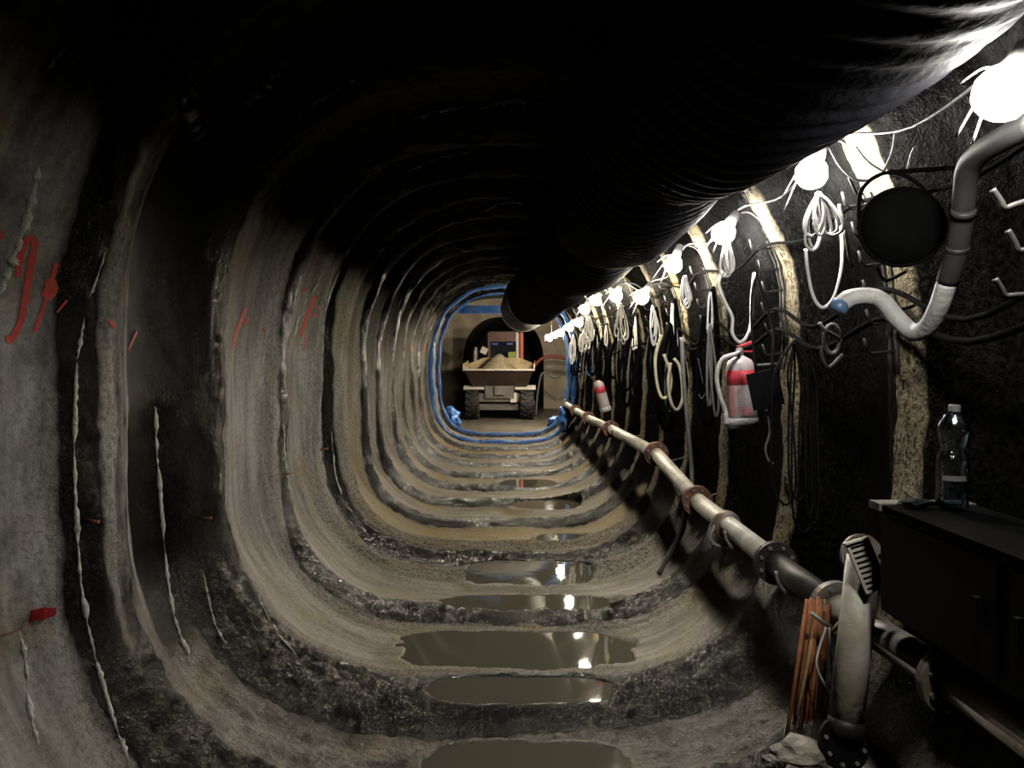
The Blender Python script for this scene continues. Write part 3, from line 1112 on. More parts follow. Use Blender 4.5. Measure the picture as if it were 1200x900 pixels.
def lamp(i, px, py, d, label):
    p = PX(px, py, d)
    LPOS.append(p)
    wz = p.z + 0.06
    wx = wall_x(wz) if d < 18.5 else 1.9
    mount = Vector((max(wx + 0.02, p.x + 0.1), d, wz)) if d < 18.5 else Vector((p.x, d, 3.9))
    t = thing('site_lamp', label, 'lamp', p, 'bulb lamps along the right wall')
    ax = Vector((-0.55, -0.35, -0.75)).normalized() if i % 2 == 0 else Vector((-0.35, -0.2, -0.9)).normalized()
    mb = MB()
    R = 0.060 if d < 9 else (0.072 if d < 20 else 0.10)
    prof = [(0.018, -0.075), (0.026, -0.06), (R * 0.8, -0.035), (R, 0.0), (R * 0.9, 0.03), (R * 0.55, 0.05), (0.006, 0.058)]
    mb.lathe(prof, p, ax, 14)
    mb.build('bulb', M['bulbcool'] if i < 4 else (M['bulbwarm'] if d < 20 else M['bulbflood']), t, True)
    hb = MB()
    hb.lathe([(0.020, -0.15), (0.026, -0.145), (0.030, -0.085), (0.030, -0.066), (0.02, -0.064)], p, ax, 12)
    hb.build('holder', M['wcable'], t, True)
    arm = MB()
    top = p - ax * 0.145
    arm.tube(smooth_path([top, (top + mount) / 2 + Vector((0, 0, 0.03)), mount], 6), 0.007, 6)
    arm.build('bracket', M['hookdark'], t, True)
    rnd = random.Random(i * 3 + 1)
    for k in range(3 if d < 7 else 2):
        zt = MB()
        a = Vector((-1, rnd.uniform(-0.3, 0.1), -0.35 - 0.75 * k + rnd.uniform(-0.1, 0.1))).normalized()
        L = rnd.uniform(0.17, 0.24) * (0.6 if k == 0 else 1)
        s0 = p - ax * 0.075 + Vector((-0.02, 0, 0))
        zt.tube(smooth_path([s0, s0 + a * L * 0.5 + Vector((0, -0.01, 0.012)), s0 + a * L + Vector((0, -0.02, -0.01))], 5), 0.0028, 5)
        zt.build('tie_tail', M['wcable'], t, True)


for i, (px, py, d) in enumerate(LAMPS):
    extra = ['beside the thick grey conduit at the right edge', 'above the bundle of white cable coils', 'above the fire extinguisher',
             'just under the duct'] + ['along the right wall'] * 12
    lb = f'glowing bulb, {ORD[i]} from the camera, {extra[i]}' if i < len(LAMPS) - 1 else 'glowing bulb lamp farthest from the camera, beside the pale chamber wall'
    lamp(i, px, py, d, lb)
LAMP_LABELS = ['', 'bulb lamp on the right side of the chamber in front of the dumper']
lamp(5, VX + 1.75 / 21.3 * F, VY - 0.95 / 21.3 * F, 21.3, LAMP_LABELS[1])
del LPOS[-1:]

# ---------------------------------------------------------------- cable racks on the ribs
RACKS = [1.85, 3.05, 4.25, 5.5, 6.6, 7.65, 8.7, 9.8, 11.0, 12.2, 13.4, 14.6, 15.8]
HOOKZ = [2.36, 2.25, 2.14, 2.03, 1.92, 1.81]


def rib_pt(d, z, off=0.0):
    """point on the face of the right wall at height z, pushed off into the tunnel"""
    loc, nor, ii, dist = BVH.ray_cast(Vector((0.3, d, z)), Vector((1, 0, 0)))
    x = loc.x if loc else wall_x(z)
    return Vector((x - off, d, z))


for i, d in enumerate(RACKS):
    t = thing('cable_rack', f'steel cable rack with bent hooks on the right wall, {ORD[i]} from the camera', 'cable rack',
              rib_pt(d, 1.75), 'cable racks on the right-hand ribs')
    bar = MB()
    zs = np.linspace(2.40, 1.72, 12)
    for s in (-0.028, 0.028):
        bar.tube([rib_pt(d, z, 0.012) + Vector((0, s, 0)) for z in zs], 0.0065, 6)
    bar.build('rack_bar', M['hookdark'], t, True)
    for z in HOOKZ:
        a = rib_pt(d, z, 0.004)
        L = 0.105
        hk = MB()
        s = random.uniform(-0.015, 0.015)
        hk.tube([a + Vector((0, 0, 0)), a + Vector((-L * 0.85, s, -0.012)), a + Vector((-L, s, -0.002)), a + Vector((-L - 0.012, s, 0.045))], 0.0058, 6)
        hk.build('hook', M['hookdark'], t, True)

# cables laid along the hooks
CABS = [(2.36, 0.008, 'matblack', 0.05, 'black cable running along the topmost hooks of the right wall racks'),
        (2.03, 0.010, 'matblack', 0.12, 'black cable sagging along the fourth hooks of the right wall racks'),
        (1.92, 0.012, 'matblack', 0.09, 'thick black cable along the fifth hooks of the right wall racks')]
for (z, r, m, sg, lb) in CABS:
    pts = []
    rs = [0.6] + RACKS
    for k in range(len(rs)):
        d = rs[k]
        a = rib_pt(d, z, 0.05)
        a.z = z + r * 1.0
        pts.append(a)
        if k < len(rs) - 1:
            m2 = (rs[k] + rs[k + 1]) / 2
            q = rib_pt(m2, z - sg, 0.12)
            q.z = z - sg * random.uniform(0.7, 1.3)
            q.x = a.x - random.uniform(-0.03, 0.02)
            pts.append(q)
    tag(cable('service_cable', pts, r, M[m], n=6), lb, 'cable', 'cables laid along the right wall')

# festoon wire between the lamps
pts = []
for k in range(len(LPOS) - 1):
    a, c = LPOS[k] + Vector((0.09, 0.03, 0.13)), LPOS[k + 1] + Vector((0.09, 0.03, 0.13))
    pts += [a, (a + c) / 2 + Vector((0.02, 0, -0.07))]
tag(cable('festoon_wire', pts, 0.005, M['gcable'], n=6), 'thin grey wire strung from bulb to bulb along the right wall', 'wire')


# ---------------------------------------------------------------- hanging coils and loops
def coil(name, top, n, length, width, r, m, label, seed, group=None, cat='cable'):
    """teardrop loops of one continuous cable gathered at the top"""
    rn = random.Random(seed)
    pts = []
    top = Vector(top)
    for k in range(n):
        L = length * rn.uniform(0.72, 1.05)
        w = width * rn.uniform(0.6, 1.15)
        ox, oy = rn.uniform(-0.5, 0.5) * width, rn.uniform(-0.6, 0.6) * width
        ang = rn.uniform(-0.9, 0.9)
        e = Vector((math.cos(ang), math.sin(ang), 0))
        b = top + Vector((ox, oy, -L))
        pts += [top + Vector((rn.uniform(-.008, .008), rn.uniform(-.008, .008), rn.uniform(-.01, .012))),
                top + Vector((ox * .5, oy * .5, -L * 0.45)) - e * w * 0.42,
                b - e * w * 0.38 + Vector((0, 0, L * 0.14)), b, b + e * w * 0.38 + Vector((0, 0, L * 0.14)),
                top + Vector((ox * .5, oy * .5, -L * 0.45)) + e * w * 0.42]
    pts.append(top + Vector((0, 0, 0.01)))
    o = cable(name, pts, r, m, n=6)
    tag(o, label, cat, group)
    return o


G = 'coils of cable hanging under the bulbs'
coil('cable_coil', PX(960, 228, 3.02), 7, 0.20, 0.085, 0.0055, M['wcable'], 'bunched coil of white cable under the second bulb from the camera', 1, G)
coil('cable_coil', PX(852, 285, 4.2), 8, 0.17, 0.06, 0.006, M['wcable'], 'tightly bunched white cable coil under the third bulb from the camera', 2, G)
coil('cable_coil', PX(803, 325, 5.45), 6, 0.20, 0.06, 0.006, M['wcable'], 'white cable coil under the fourth bulb from the camera', 3, G)
coil('cable_coil', PX(765, 360, 6.5), 5, 0.30, 0.07, 0.006, M['wcable'], 'white cable coil under the fifth bulb from the camera', 4, G)
coil('cable_coil', PX(728, 356, 7.8), 4, 0.34, 0.08, 0.007, M['wcable'], 'white cable coil under the sixth bulb from the camera', 5, G)
coil('cable_coil', PX(690, 372, 10.9), 7, 0.34, 0.10, 0.010, M['wcable'], 'dense white cable coil under the eighth bulb from the camera', 6, G)
coil('cable_coil', PX(684, 388, 12.1), 6, 0.34, 0.10, 0.010, M['wcable'], 'dense white cable coil under the ninth bulb from the camera', 7, G)
coil('cable_coil', PX(672, 394, 13.3), 5, 0.45, 0.10, 0.010, M['wcable'], 'white cable coil under the tenth bulb from the camera', 8, G)

# loops hung on the racks farther down
LG = 'cable loops hung on the far racks'
for i, d in enumerate(RACKS):
    if d < 5.4:
        continue
    a = rib_pt(d, 1.95, 0.07)
    for (m, nm, dz, L, w, r, dx) in (('wcable', 'white', 0.26, 0.34, 0.05, 0.007, -0.02), ('matblack', 'black', 0.30, 0.95, 0.12, 0.012, 0.0),
                                     ('gcable', 'grey', 0.05, 0.62, 0.08, 0.009, -0.05), ('matblack', 'heavy black', 0.10, 0.75, 0.16, 0.018, -0.06)):
        if d == 5.5 and m == 'wcable':
            L = 0.3
        coil('cable_loop', a + Vector((dx, random.uniform(-0.2, -0.05), dz)), random.choice((1, 2, 2)), L * random.uniform(0.8, 1.15), w, r, M[m],
             f'{nm} cable loop hanging from the {ORD[i]} cable rack from the camera', int(d * 100) + len(nm), LG)
for d, L in ((15.2, 0.9), (14.1, 0.7)):
    coil('cable_loop', rib_pt(d, 2.15, 0.09), 2, L, 0.1, 0.016, M['bcable'] if d < 15 else M['wcable'],
         'blue cable loop hanging near the far end of the right wall' if d < 15 else 'long bright cable loop hanging at the far end of the right wall', int(d * 10), LG)

# single loops and hoses that the photograph shows clearly
tag(cable('cable', [PX(846, 318, 4.2), PX(842, 335, 4.15), PX(850, 355, 4.15), PX(858, 372, 4.15), PX(858, 390, 4.15), PX(866, 401, 4.15), PX(874, 396, 4.15), PX(880, 380, 4.2), PX(881, 350, 4.25), PX(884, 320, 4.3)], 0.0095, M['wcable']),
    'thick white cable hanging in a deep loop above the fire extinguisher', 'cable')
tag(cable('cable', [PX(944, 292, 3.02), PX(946, 315, 3.0), PX(952, 345, 3.0), PX(962, 360, 3.0), PX(974, 354, 3.0), PX(982, 335, 3.02), PX(987, 305, 3.05), PX(986, 265, 3.08)], 0.007, M['wcable']),
    'white cable hanging in a long loop below the bunched coil', 'cable')
tag(cable('cable', [PX(983, 240, 3.0), PX(990, 270, 2.98), PX(995, 300, 2.98), PX(1000, 312, 2.98)], 0.006, M['wcable']),
    'short white cable end dangling over the lit rib', 'cable')
tag(cable('wire', [PX(990, 270, 2.96), PX(989, 310, 2.96), PX(993, 338, 2.96)], 0.0022, M['ycable']),
    'thin brass-coloured wire hanging over the pale hose end', 'wire')
tag(cable('cable', [PX(972, 172, 2.9), PX(985, 195, 2.9), PX(1005, 211, 2.85), PX(1030, 206, 2.8), PX(1045, 180, 2.75), PX(1050, 150, 2.7)], 0.005, M['gcable']),
    'thin grey cable drooping between the duct and the round black housing', 'cable')
tag(cable('cable', [PX(1003, 172, 2.85), PX(1018, 190, 2.8), PX(1040, 202, 2.75), PX(1060, 203, 2.7), PX(1068, 180, 2.65), PX(1072, 172, 2.6)], 0.004, M['gcable']),
    'second thin grey cable drooping above the round black housing', 'cable')
tag(cable('cable', [PX(995, 208, 2.95), PX(1003, 225, 2.93), PX(1013, 238, 2.92)], 0.006, M['blackrubber']),
    'short black cable crossing the brightest part of the lit rib', 'cable')
for k, (pts, r, m, lb) in enumerate([
    ([(775, 392), (768, 420), (770, 450), (776, 466), (784, 462), (786, 440), (778, 415)], 0.013, 'ycable', 'cream hose loop hanging beside the fifth rack'),
    ([(786, 425), (783, 450), (787, 473), (794, 480), (800, 465), (797, 432), (790, 420)], 0.013, 'ycable', 'longer cream hose loop hanging right of the other cream loop'),
]):
    tag(cable('hose', [PX(x, y, 6.35 - 0.06 * k) for x, y in pts], r, M[m]), lb, 'hose')
tag(cable('hose', [PX(799, 395, 5.75), PX(801, 440, 5.75), PX(806, 500, 5.75), PX(810, 540, 5.75), PX(811, 566, 5.72), PX(812, 590, 5.70)], 0.016, M['gcable']),
    'grey hose hanging straight down to the flanged pipe', 'hose')
p0 = PX(772, 655, 6.0)
p0.z = ground(p0.x, p0.y) + 0.018
p1 = PX(786, 645, 5.9)
tag(cable('hose', [PX(803, 598, 5.62), PX(800, 620, 5.7), PX(790, 640, 5.85), p0], 0.02, M['hose']),
    'stub of pale hose curving from the flanged pipe down to the floor', 'hose')
tag(cable('cable', [PX(818, 420, 5.35), PX(823, 445, 5.35), PX(827, 458, 5.35), PX(822, 467, 5.35), PX(819, 462, 5.35)], 0.003, M['gcable']),
    'thin grey wire with a crooked end left of the fire extinguisher', 'wire')
tag(cable('cable', [PX(898, 480, 4.1), PX(902, 505, 4.1), PX(897, 525, 4.1), PX(900, 538, 4.1), PX(906, 543, 4.1)], 0.006, M['gcable']),
    'grey cable tail hanging below the black board', 'cable')
for k, (bx, by, w) in enumerate(((918, 590, 26), (940, 622, 22), (946, 600, 18), (934, 585, 18), (952, 612, 14))):
    d = 3.82 - 0.03 * k
    tag(cable('cable', [PX(930, 398, d), PX(bx - w * .4, 440, d), PX(bx - w * .55, 510, d), PX(bx - w * .5, by - 25, d), PX(bx - w * 0.15, by - 3, d), PX(bx + w * .25, by, d),
                        PX(bx + w * .55, by - 22, d), PX(bx + w * .45, 500, d), PX(bx + w * .2, 440, d), PX(932, 396, d)], 0.0055, M['blackrubber']),
        f'{["widest", "lowest", "rightmost but one", "shortest", "rightmost"][k]} black cable loop hanging in front of the rib behind the leaning pipe', 'cable', 'black loops right of the black board')

# ---------------------------------------------------------------- thick grey conduit near the first lamp
ht = thing('conduit_hose', 'thick grey-white hose snaking down from the first bulb to a blue end', 'hose', PX(1078, 390, 2.6))
hp = [PX(985, 357, 2.72), PX(997, 349, 2.72), PX(1018, 347, 2.72), PX(1034, 353, 2.70), PX(1052, 374, 2.66), PX(1070, 389, 2.62), PX(1086, 384, 2.56), PX(1100, 360, 2.48),
      PX(1110, 330, 2.42), PX(1122, 290, 2.36), PX(1129, 240, 2.28), PX(1134, 200, 2.2), PX(1148, 180, 2.12), PX(1175, 163, 2.0), PX(1215, 143, 1.86)]
cable('hose_body', hp[:9], 0.029, M['hose'], ht, 12, 8)
cable('hose_body_shaded', hp[8:], 0.031, M['conduit'], ht, 12, 8)  # upper run of the same hose, its shade put into a near-black colour
mb = MB()
ax = (hp[0] - hp[1]).normalized()
mb.lathe([(0.027, -0.015), (0.031, -0.012), (0.033, 0.015), (0.028, 0.024), (0.02, 0.025)], hp[0] + ax * 0.005, ax + Vector((0, 0, -0.9)), 18)
mb.build('end_cap', M['bluecap'], ht, True)
for k, q in enumerate((hp[9], hp[10] + Vector((0, 0, -0.02)))):
    mb = MB()
    mb.lathe([(0.030, -0.008), (0.033, -0.006), (0.033, 0.006), (0.030, 0.008)], q, hp[10] - hp[9], 14)
    mb.build('clamp', M['hookdark'], ht, True)

# big hooks at the right edge
for k, (a, b_, c_, d) in enumerate((((1215, 232), (1178, 244), (1163, 222), 1.80), ((1215, 292), (1194, 294), (1181, 270), 1.80), ((1215, 345), (1178, 347), (1166, 327), 1.80))):
    P3 = [PX(*a, d), PX(*b_, d), PX(*c_, d)]
    tag(cable('wall_hook', [P3[0], P3[1] + (P3[0] - P3[1]) * 0.3, P3[1], P3[1] + (P3[2] - P3[1]) * 0.4, P3[2]], 0.0075, M['hookdark'], n=6),
        f'{["upper", "middle", "lower"][k]} bare bent steel hook at the right edge of the picture', 'hook', 'bent hooks at the right edge')

# hooks silhouetted on the lit rib
for k, pp in enumerate((((1062, 318), (1042, 328), (1034, 326), (1027, 311)), ((1072, 358), (1058, 362), (1040, 362), (1030, 345)), ((988, 415), (972, 430), (964, 420), (962, 405)))):
    tag(cable('wall_hook', [PX(x, y, 2.86) for x, y in pp], 0.006, M['black'] if k < 2 else M['hookdark'], n=6),
        ['black hook silhouetted on the lit rib below the round housing', 'black hook behind the pale hose on the lit rib', 'dull hook low beside the white cable ring'][k], 'hook')
ring = [PX(975 + 9 * math.cos(a), 397 + 17 * math.sin(a), 3.1) for a in np.linspace(0, 2 * math.pi, 15)]
tag(cable('cable_ring', [PX(960, 378, 3.1), PX(966, 386, 3.1)] + ring, 0.008, M['gcable'], n=4), 'small grey cable wound into a ring left of the lit rib', 'cable')

# ---------------------------------------------------------------- round black housing
def round_housing():
    c = PX(1057, 266, 2.55)
    t = thing('round_housing', 'round black housing hanging in front of the lit rib', 'lamp housing', c)
    ax = Vector((-0.25, -1, -0.1)).normalized()
    mb = MB()
    mb.lathe([(0.03, 0.045), (0.06, 0.043), (0.105, 0.03), (0.118, 0.01), (0.122, 0.0), (0.122, -0.015), (0.11, -0.02)], c, ax, 36)
    mb.build('dish', M['matblack'], t, True)
    mb = MB()
    mb.tube([c + Vector((math.cos(a) * 0.122, 0.26 * -math.cos(a) * 0.122 * 0.9, math.sin(a) * 0.122)) for a in np.linspace(0, 2 * math.pi, 37)], 0.006, 6, False)
    mb.build('rim', M['matblack'], t, True)
    mb = MB()
    mb.tube(smooth_path([c + Vector((-0.122, 0.03, 0)), c + Vector((-0.10, 0.06, 0.13)), c + Vector((0.0, 0.08, 0.19)), c + Vector((0.10, 0.06, 0.13)), c + Vector((0.122, 0.02, 0))], 6), 0.007, 6)
    mb.tube([c + Vector((0, 0.08, 0.19)), Vector((wall_x(c.z + 0.2) + 0.1, c.y + 0.15, c.z + 0.22))], 0.008, 6)
    mb.build('yoke', M['matblack'], t, True)


round_housing()

# ---------------------------------------------------------------- flanged pipe along the right wall
PPTS = [(0.9, 0.90), (2.07, 0.89), (3.04, 0.845), (3.73, 0.84), (4.48, 0.845), (5.23, 0.86), (6.62, 1.0), (7.9, 1.0), (9.4, 0.96), (11.9, 0.90), (14.0, 0.88), (16.2, 0.86)]


def pz(d):
    return float(np.interp(d, [p[0] for p in PPTS], [p[1] for p in PPTS]))


def flange(t, c, ax, r, th, m, nb=8, boltm='galv', face=-1):
    mb = MB()
    mb.lathe([(r * 0.5, -th), (r, -th), (r * 1.0, th * 0.9), (r * 0.97, th), (r * 0.5, th)], c, ax, 30)
    fl = mb.build('flange', m, t)
    ax = Vector(ax).normalized()
    u = ax.orthogonal().normalized()
    w = ax.cross(u)
    for k in range(nb):
        a = 2 * math.pi * (k + 0.5) / nb
        q = Vector(c) + (u * math.cos(a) + w * math.sin(a)) * r * 0.78
        b = MB()
        br_ = r * 0.095
        b.lathe([(br_ * 0.9, -th - 0.009), (br_, -th - 0.008), (br_, th + 0.008), (br_ * 0.9, th + 0.009)], q, ax, 6)
        b.build('bolt', M[boltm], fl)
    return fl


JOINTS = [0.9, 2.25, 3.04, 3.73, 5.23, 6.62, 9.4, 11.9, 14.0, 16.2]
FM = {3.04: 'greyflange', 3.73: 'darksteel', 5.23: 'rustflange', 6.62: 'rustflange', 9.4: 'rustflange', 11.9: 'rustflange', 14.0: 'rustflange'}
PL = ['steel pipe length at the right edge, below the black cabinet', 'dark steel pipe length behind the leaning pipe, under the black cabinet',
      'short shadowed pipe length ending in the black flange', 'bright steel pipe length between the black flange and the rusty flange',
      'steel pipe length beyond the first rusty flange', 'steel pipe length in the middle distance, third beyond the black flange',
      'far steel pipe length, fourth beyond the black flange', 'far steel pipe length, fifth beyond the black flange', 'farthest steel pipe length before the blue arches']
for k in range(len(JOINTS) - 1):
    a = Vector((1.25, JOINTS[k], pz(JOINTS[k])))
    c = Vector((1.25, JOINTS[k + 1], pz(JOINTS[k + 1])))
    t = thing('steel_pipe', PL[k], 'pipe', (a + c) / 2 - Vector((0, 0, 0.055)), 'flanged pipe run on the right')
    dr = (c - a).normalized()
    g = 0.012
    mb = MB()
    mb.lathe([(0.045, g), (0.054, g + 0.001), (0.054, (c - a).length - g - 0.001), (0.045, (c - a).length - g)], a, dr, 24)
    mb.build('pipe_barrel', M['steel'] if k != 2 else M['darksteel'], t, True)  # shadowed length takes dark steel: its shade is in the colour
    if k > 0:
        flange(t, a + dr * 0.011, dr, 0.098 if JOINTS[k] < 5 else 0.10, 0.009, M[FM.get(JOINTS[k], 'greyflange')])
    flange(t, c - dr * 0.011, dr, 0.098, 0.009, M[FM.get(JOINTS[k + 1], 'greyflange')])
# pipe clamp and hangers
t = thing('pipe_clamp', 'grey saddle clamp round the bright pipe length, before the rusty flange', 'clamp', Vector((1.25, 4.55, 0.79)))
mb = MB()
mb.lathe([(0.056, -0.05), (0.075, -0.045), (0.082, 0), (0.075, 0.045), (0.056, 0.05)], Vector((1.25, 4.55, pz(4.55))), (0, 1, 0.01), 24)
cl = mb.build('saddle', M['greyflange'], t, True)
mb = MB()
c = Vector((1.25, 4.55, pz(4.55)))
mb.tube(smooth_path([c + Vector((-0.07, -0.03, 0.0)), c + Vector((-0.10, -0.04, -0.07)), c + Vector((-0.05, -0.05, -0.11)), c + Vector((0.02, -0.05, -0.10))], 6), 0.010, 8)
mb.build('lever', M['galv'], t, True)
for k, d in enumerate((3.45, 4.25, 5.5, 6.6, 8.7, 11.0)):
    c = Vector((1.25, d, pz(d)))
    w = rib_pt(d, c.z, -0.02)
    t = tag(cable('pipe_hook', [w + Vector((0, 0, -0.02)), c + Vector((0.06, 0, -0.065)), c + Vector((-0.03, 0, -0.068)), c + Vector((-0.078, -0.0, -0.02)), c + Vector((-0.09, 0, 0.03))], 0.008, M['galv'] if k < 2 else M['hookdark'], n=6),
            f'{ORD[k]} bent hook from the camera carrying the flanged pipe', 'hook', 'hooks carrying the flanged pipe')

# ---------------------------------------------------------------- leaning pipe
def leaning_pipe():
    a, c = PX(990, 862, 2.60), PX(1012, 652, 2.70)
    t = thing('leaning_pipe', 'pale steel pipe leaning upright with a black flange at its foot', 'pipe', a - Vector((0, 0, 0.05)))
    dr = (c - a).normalized()
    L = (c - a).length
    mb = MB()
    mb.lathe([(0.045, 0), (0.054, 0.001), (0.054, L - 0.001), (0.045, L)], a, dr, 28)
    mb.build('pipe_barrel', M['steel'], t, True)
    fc = PX(988, 872, 2.585)
    fa = Vector((0.08, -0.86, 0.42)).normalized()
    flange(t, fc, fa, 0.080, 0.010, M['black'], 8, 'galv')
    mb = MB()
    mb.lathe([(0.055, 0.0), (0.058, 0.03), (0.056, 0.05)], a, dr, 20)
    mb.build('weld_collar', M['darksteel'], t, True)
    flange(t, PX(1010, 652, 2.75), Vector((0.1, -0.95, 0.2)), 0.075, 0.008, M['greyflange'], 4, 'black')
    # slotted bracket along the top of the pipe: a bent strip with rungs
    s0, s1 = PX(1004, 634, 2.62), PX(1028, 692, 2.60)
    up = (s1 - s0)
    side = Vector((1, 0.1, 0.28)).normalized()
    mid = (s0 + s1) / 2
    dirn = up.normalized()
    nrm = side.cross(dirn).normalized()
    if nrm.y > 0:
        nrm = -nrm
    fr = Matrix((side, nrm, dirn)).transposed().to_4x4()
    fr.translation = mid
    hl = up.length / 2
    bk_ = MB().box((-0.040, -0.004, -hl), (0.034, 0.004, hl), fr).build('slotted_bracket', M['steel'], t)
    MB().box((-0.046, -0.006, -hl - 0.006), (0.034, 0.016, -hl), fr).build('bracket_lip', M['steel'], bk_)
    MB().box((0.030, -0.004, -hl), (0.036, 0.014, hl), fr).build('bracket_edge', M['steel'], bk_)
    for k in range(9):
        z = -hl + 0.016 + k * (2 * hl - 0.03) / 8
        MB().box((-0.030, 0.0035, z - 0.0035), (0.022, 0.0055, z + 0.0035), fr).build('slot', M['black'], bk_)


leaning_pipe()
tag(MB().tube([PX(1026, 700, 2.74), PX(1006, 805, 2.70)], 0.014, 10).build('white_tube', M['wcable'], None, True),
    'slim white tube standing behind the leaning pipe', 'tube')

# ---------------------------------------------------------------- spoil heaps at the right foot
def heap(cx, cy, rx, ry, h, label, seed, n=60):
    v, f = [], []
    for j in range(n):
        for i in range(n):
            u, w = -1 + 2 * i / (n - 1), -1 + 2 * j / (n - 1)
            x, y = cx + u * rx, cy + w * ry
            g = ground(x, y) if abs(x) < 1.44 else ground(1.44 * np.sign(x), y)
            q = max(0, 1 - (u * u + w * w))
            nz_ = float(fbm(np.array(x * 7 + seed), np.array(y * 7), np.array(1.5), 4, 0.6))
            z = g - 0.05 + (h + 0.05) * min(1, 1.7 * q) * (0.85 + 0.32 * nz_) if q > 0 else g - 0.06
            v.append((x, y, z))
    for j in range(n - 1):
        for i in range(n - 1):
            f.append((j * n + i, j * n + i + 1, (j + 1) * n + i + 1, (j + 1) * n + i))
    o = link('spoil_heap', v, f, M['rock'], None, True)
    tag(o, label, 'rubble')


heap(1.06, 2.75, 0.30, 0.34, 0.17, 'heap of gritty spoil under the rusty rods and leaning pipe', 4)
heap(1.22, 2.22, 0.22, 0.36, 0.10, 'low bank of spoil below the black cabinet', 9)
def rock(c, s, label, seed):
    bm = bmesh.new()
    bmesh.ops.create_icosphere(bm, subdivisions=3, radius=1)
    for vv in bm.verts:
        p = np.array(vv.co)
        k = 1 + 0.45 * float(fbm(np.array(p[0] * 1.3 + seed), np.array(p[1] * 1.3), np.array(p[2] * 1.3), 3))
        vv.co = Vector((p[0] * s[0] * k + c[0], p[1] * s[1] * k + c[1], p[2] * s[2] * k + c[2]))
    me = bpy.data.meshes.new('rock_lump')
    bm.to_mesh(me)
    bm.free()
    me.materials.append(M['rock'])
    o = bpy.data.objects.new('rock_lump', me)
    COL.objects.link(o)
    tag(o, label, 'rock')


for k, (px, py, d, s, lb) in enumerate(((938, 882, 2.62, (0.085, 0.07, 0.035), 'flat lump of broken concrete left of the black foot flange'),
                                        (905, 892, 2.72, (0.03, 0.03, 0.02), 'small lump of broken concrete left of the flat lump'))):
    q = PX(px, py, d)
    rock((q.x, q.y, q.z), s, lb, k * 5 + 2)

# ---------------------------------------------------------------- rusty rods
RD = [((946, 702), (922, 862), 'rod'), ((951, 700), (931, 850), 'rod'), ((955, 703), (938, 856), 'rod'), ((959, 699), (944, 848), 'rod'), ((963, 704), (949, 846), 'rod'),
      ((967, 702), (955, 842), 'rodlight'), ((958, 712), (934, 838), 'rodlight'), ((970, 708), (961, 836), 'rod')]
for k, (a, c, m) in enumerate(RD):
    d = 2.92 + 0.018 * (k % 3)
    p, q = PX(*a, d + 0.04), PX(*c, d - 0.06)
    tag(MB().tube([p, (p + q) / 2 + Vector((random.uniform(-.004, .004), 0, 0)), q], 0.0075 if k != 7 else 0.012, 8).build('rusty_rod', M[m], None, True),
        f'{ORD[k]} rusty steel rod from the left in the bundle propped beside the leaning pipe', 'rod', 'bundle of rusty rods')
for k, (a, c) in enumerate((((974, 740), (990, 722)), ((978, 744), (994, 727)), ((983, 742), (997, 730)))):
    tag(MB().tube([PX(*a, 2.84), PX(*c, 2.94)], 0.006, 8).build('copper_rod', M['rodlight'], None, True),
        f'{["left", "middle", "right"][k]} short brass-coloured rod tip between the leaning pipe and grey flange', 'rod', 'brass rod tips')
tag(MB().tube([PX(951, 719, 2.86), PX(976, 737, 2.86), PX(990, 746, 2.88)], 0.008, 8).build('steel_bar', M['galv'], None, True), 'short silvery bar lying across the top of the rusty rods', 'bar')
tag(cable('wire', [PX(968, 735, 2.84), PX(960, 760, 2.82), PX(957, 780, 2.80), PX(966, 802, 2.80), PX(976, 818, 2.80)], 0.0042, M['wcable']), 'white wire curling left down beside the leaning pipe', 'wire')
tag(cable('wire', [PX(972, 735, 2.83), PX(973, 760, 2.81), PX(975, 790, 2.80), PX(976, 815, 2.80)], 0.0042, M['wcable']), 'straighter white wire hanging beside the leaning pipe', 'wire')

# ---------------------------------------------------------------- black cabinet with plank, bottle and glove
def cabinet():
    x0, x1, y0, y1, z0, z1 = 1.175, 1.44, 1.25, 2.52, 1.0, 1.315
    t = thing('steel_cabinet', 'black steel cabinet fixed to the right wall under the plastic bottle', 'cabinet', ((x0 + x1) / 2, (y0 + y1) / 2, z0))
    MB().box((x0, y0, z0), (x1, y1, z1)).build('cabinet_body', M['black'], t)
    for k in range(2):
        ya = y0 + 0.03 + k * (y1 - y0) / 2
        d = MB().box((x0 - 0.012, ya, z0 + 0.02), (x0, ya + (y1 - y0) / 2 - 0.05, z1 - 0.02)).build('door', M['black'], t)
        h = ya + (0.05 if k else (y1 - y0) / 2 - 0.11)
        MB().box((x0 - 0.03, h, z0 + 0.12), (x0 - 0.012, h + 0.02, z0 + 0.2)).build('handle', M['black'], d)
    for y in (1.75, 1.95):
        MB().box((x1 - 0.2, y, z0 - 0.03), (x1 + 0.06, y + 0.04, z0)).build('wall_bracket', M['black'], t)
    MB().box((x0 - 0.022, y0, z1), (x1, y1 - 0.05, z1 + 0.018)).build('cabinet_top', M['matblack'], t)
    MB().box((x0 - 0.03, y1 - 0.05, z1), (x1, y1 + 0.02, z1 + 0.022)).build('top_plank', M['plank'], t)


cabinet()


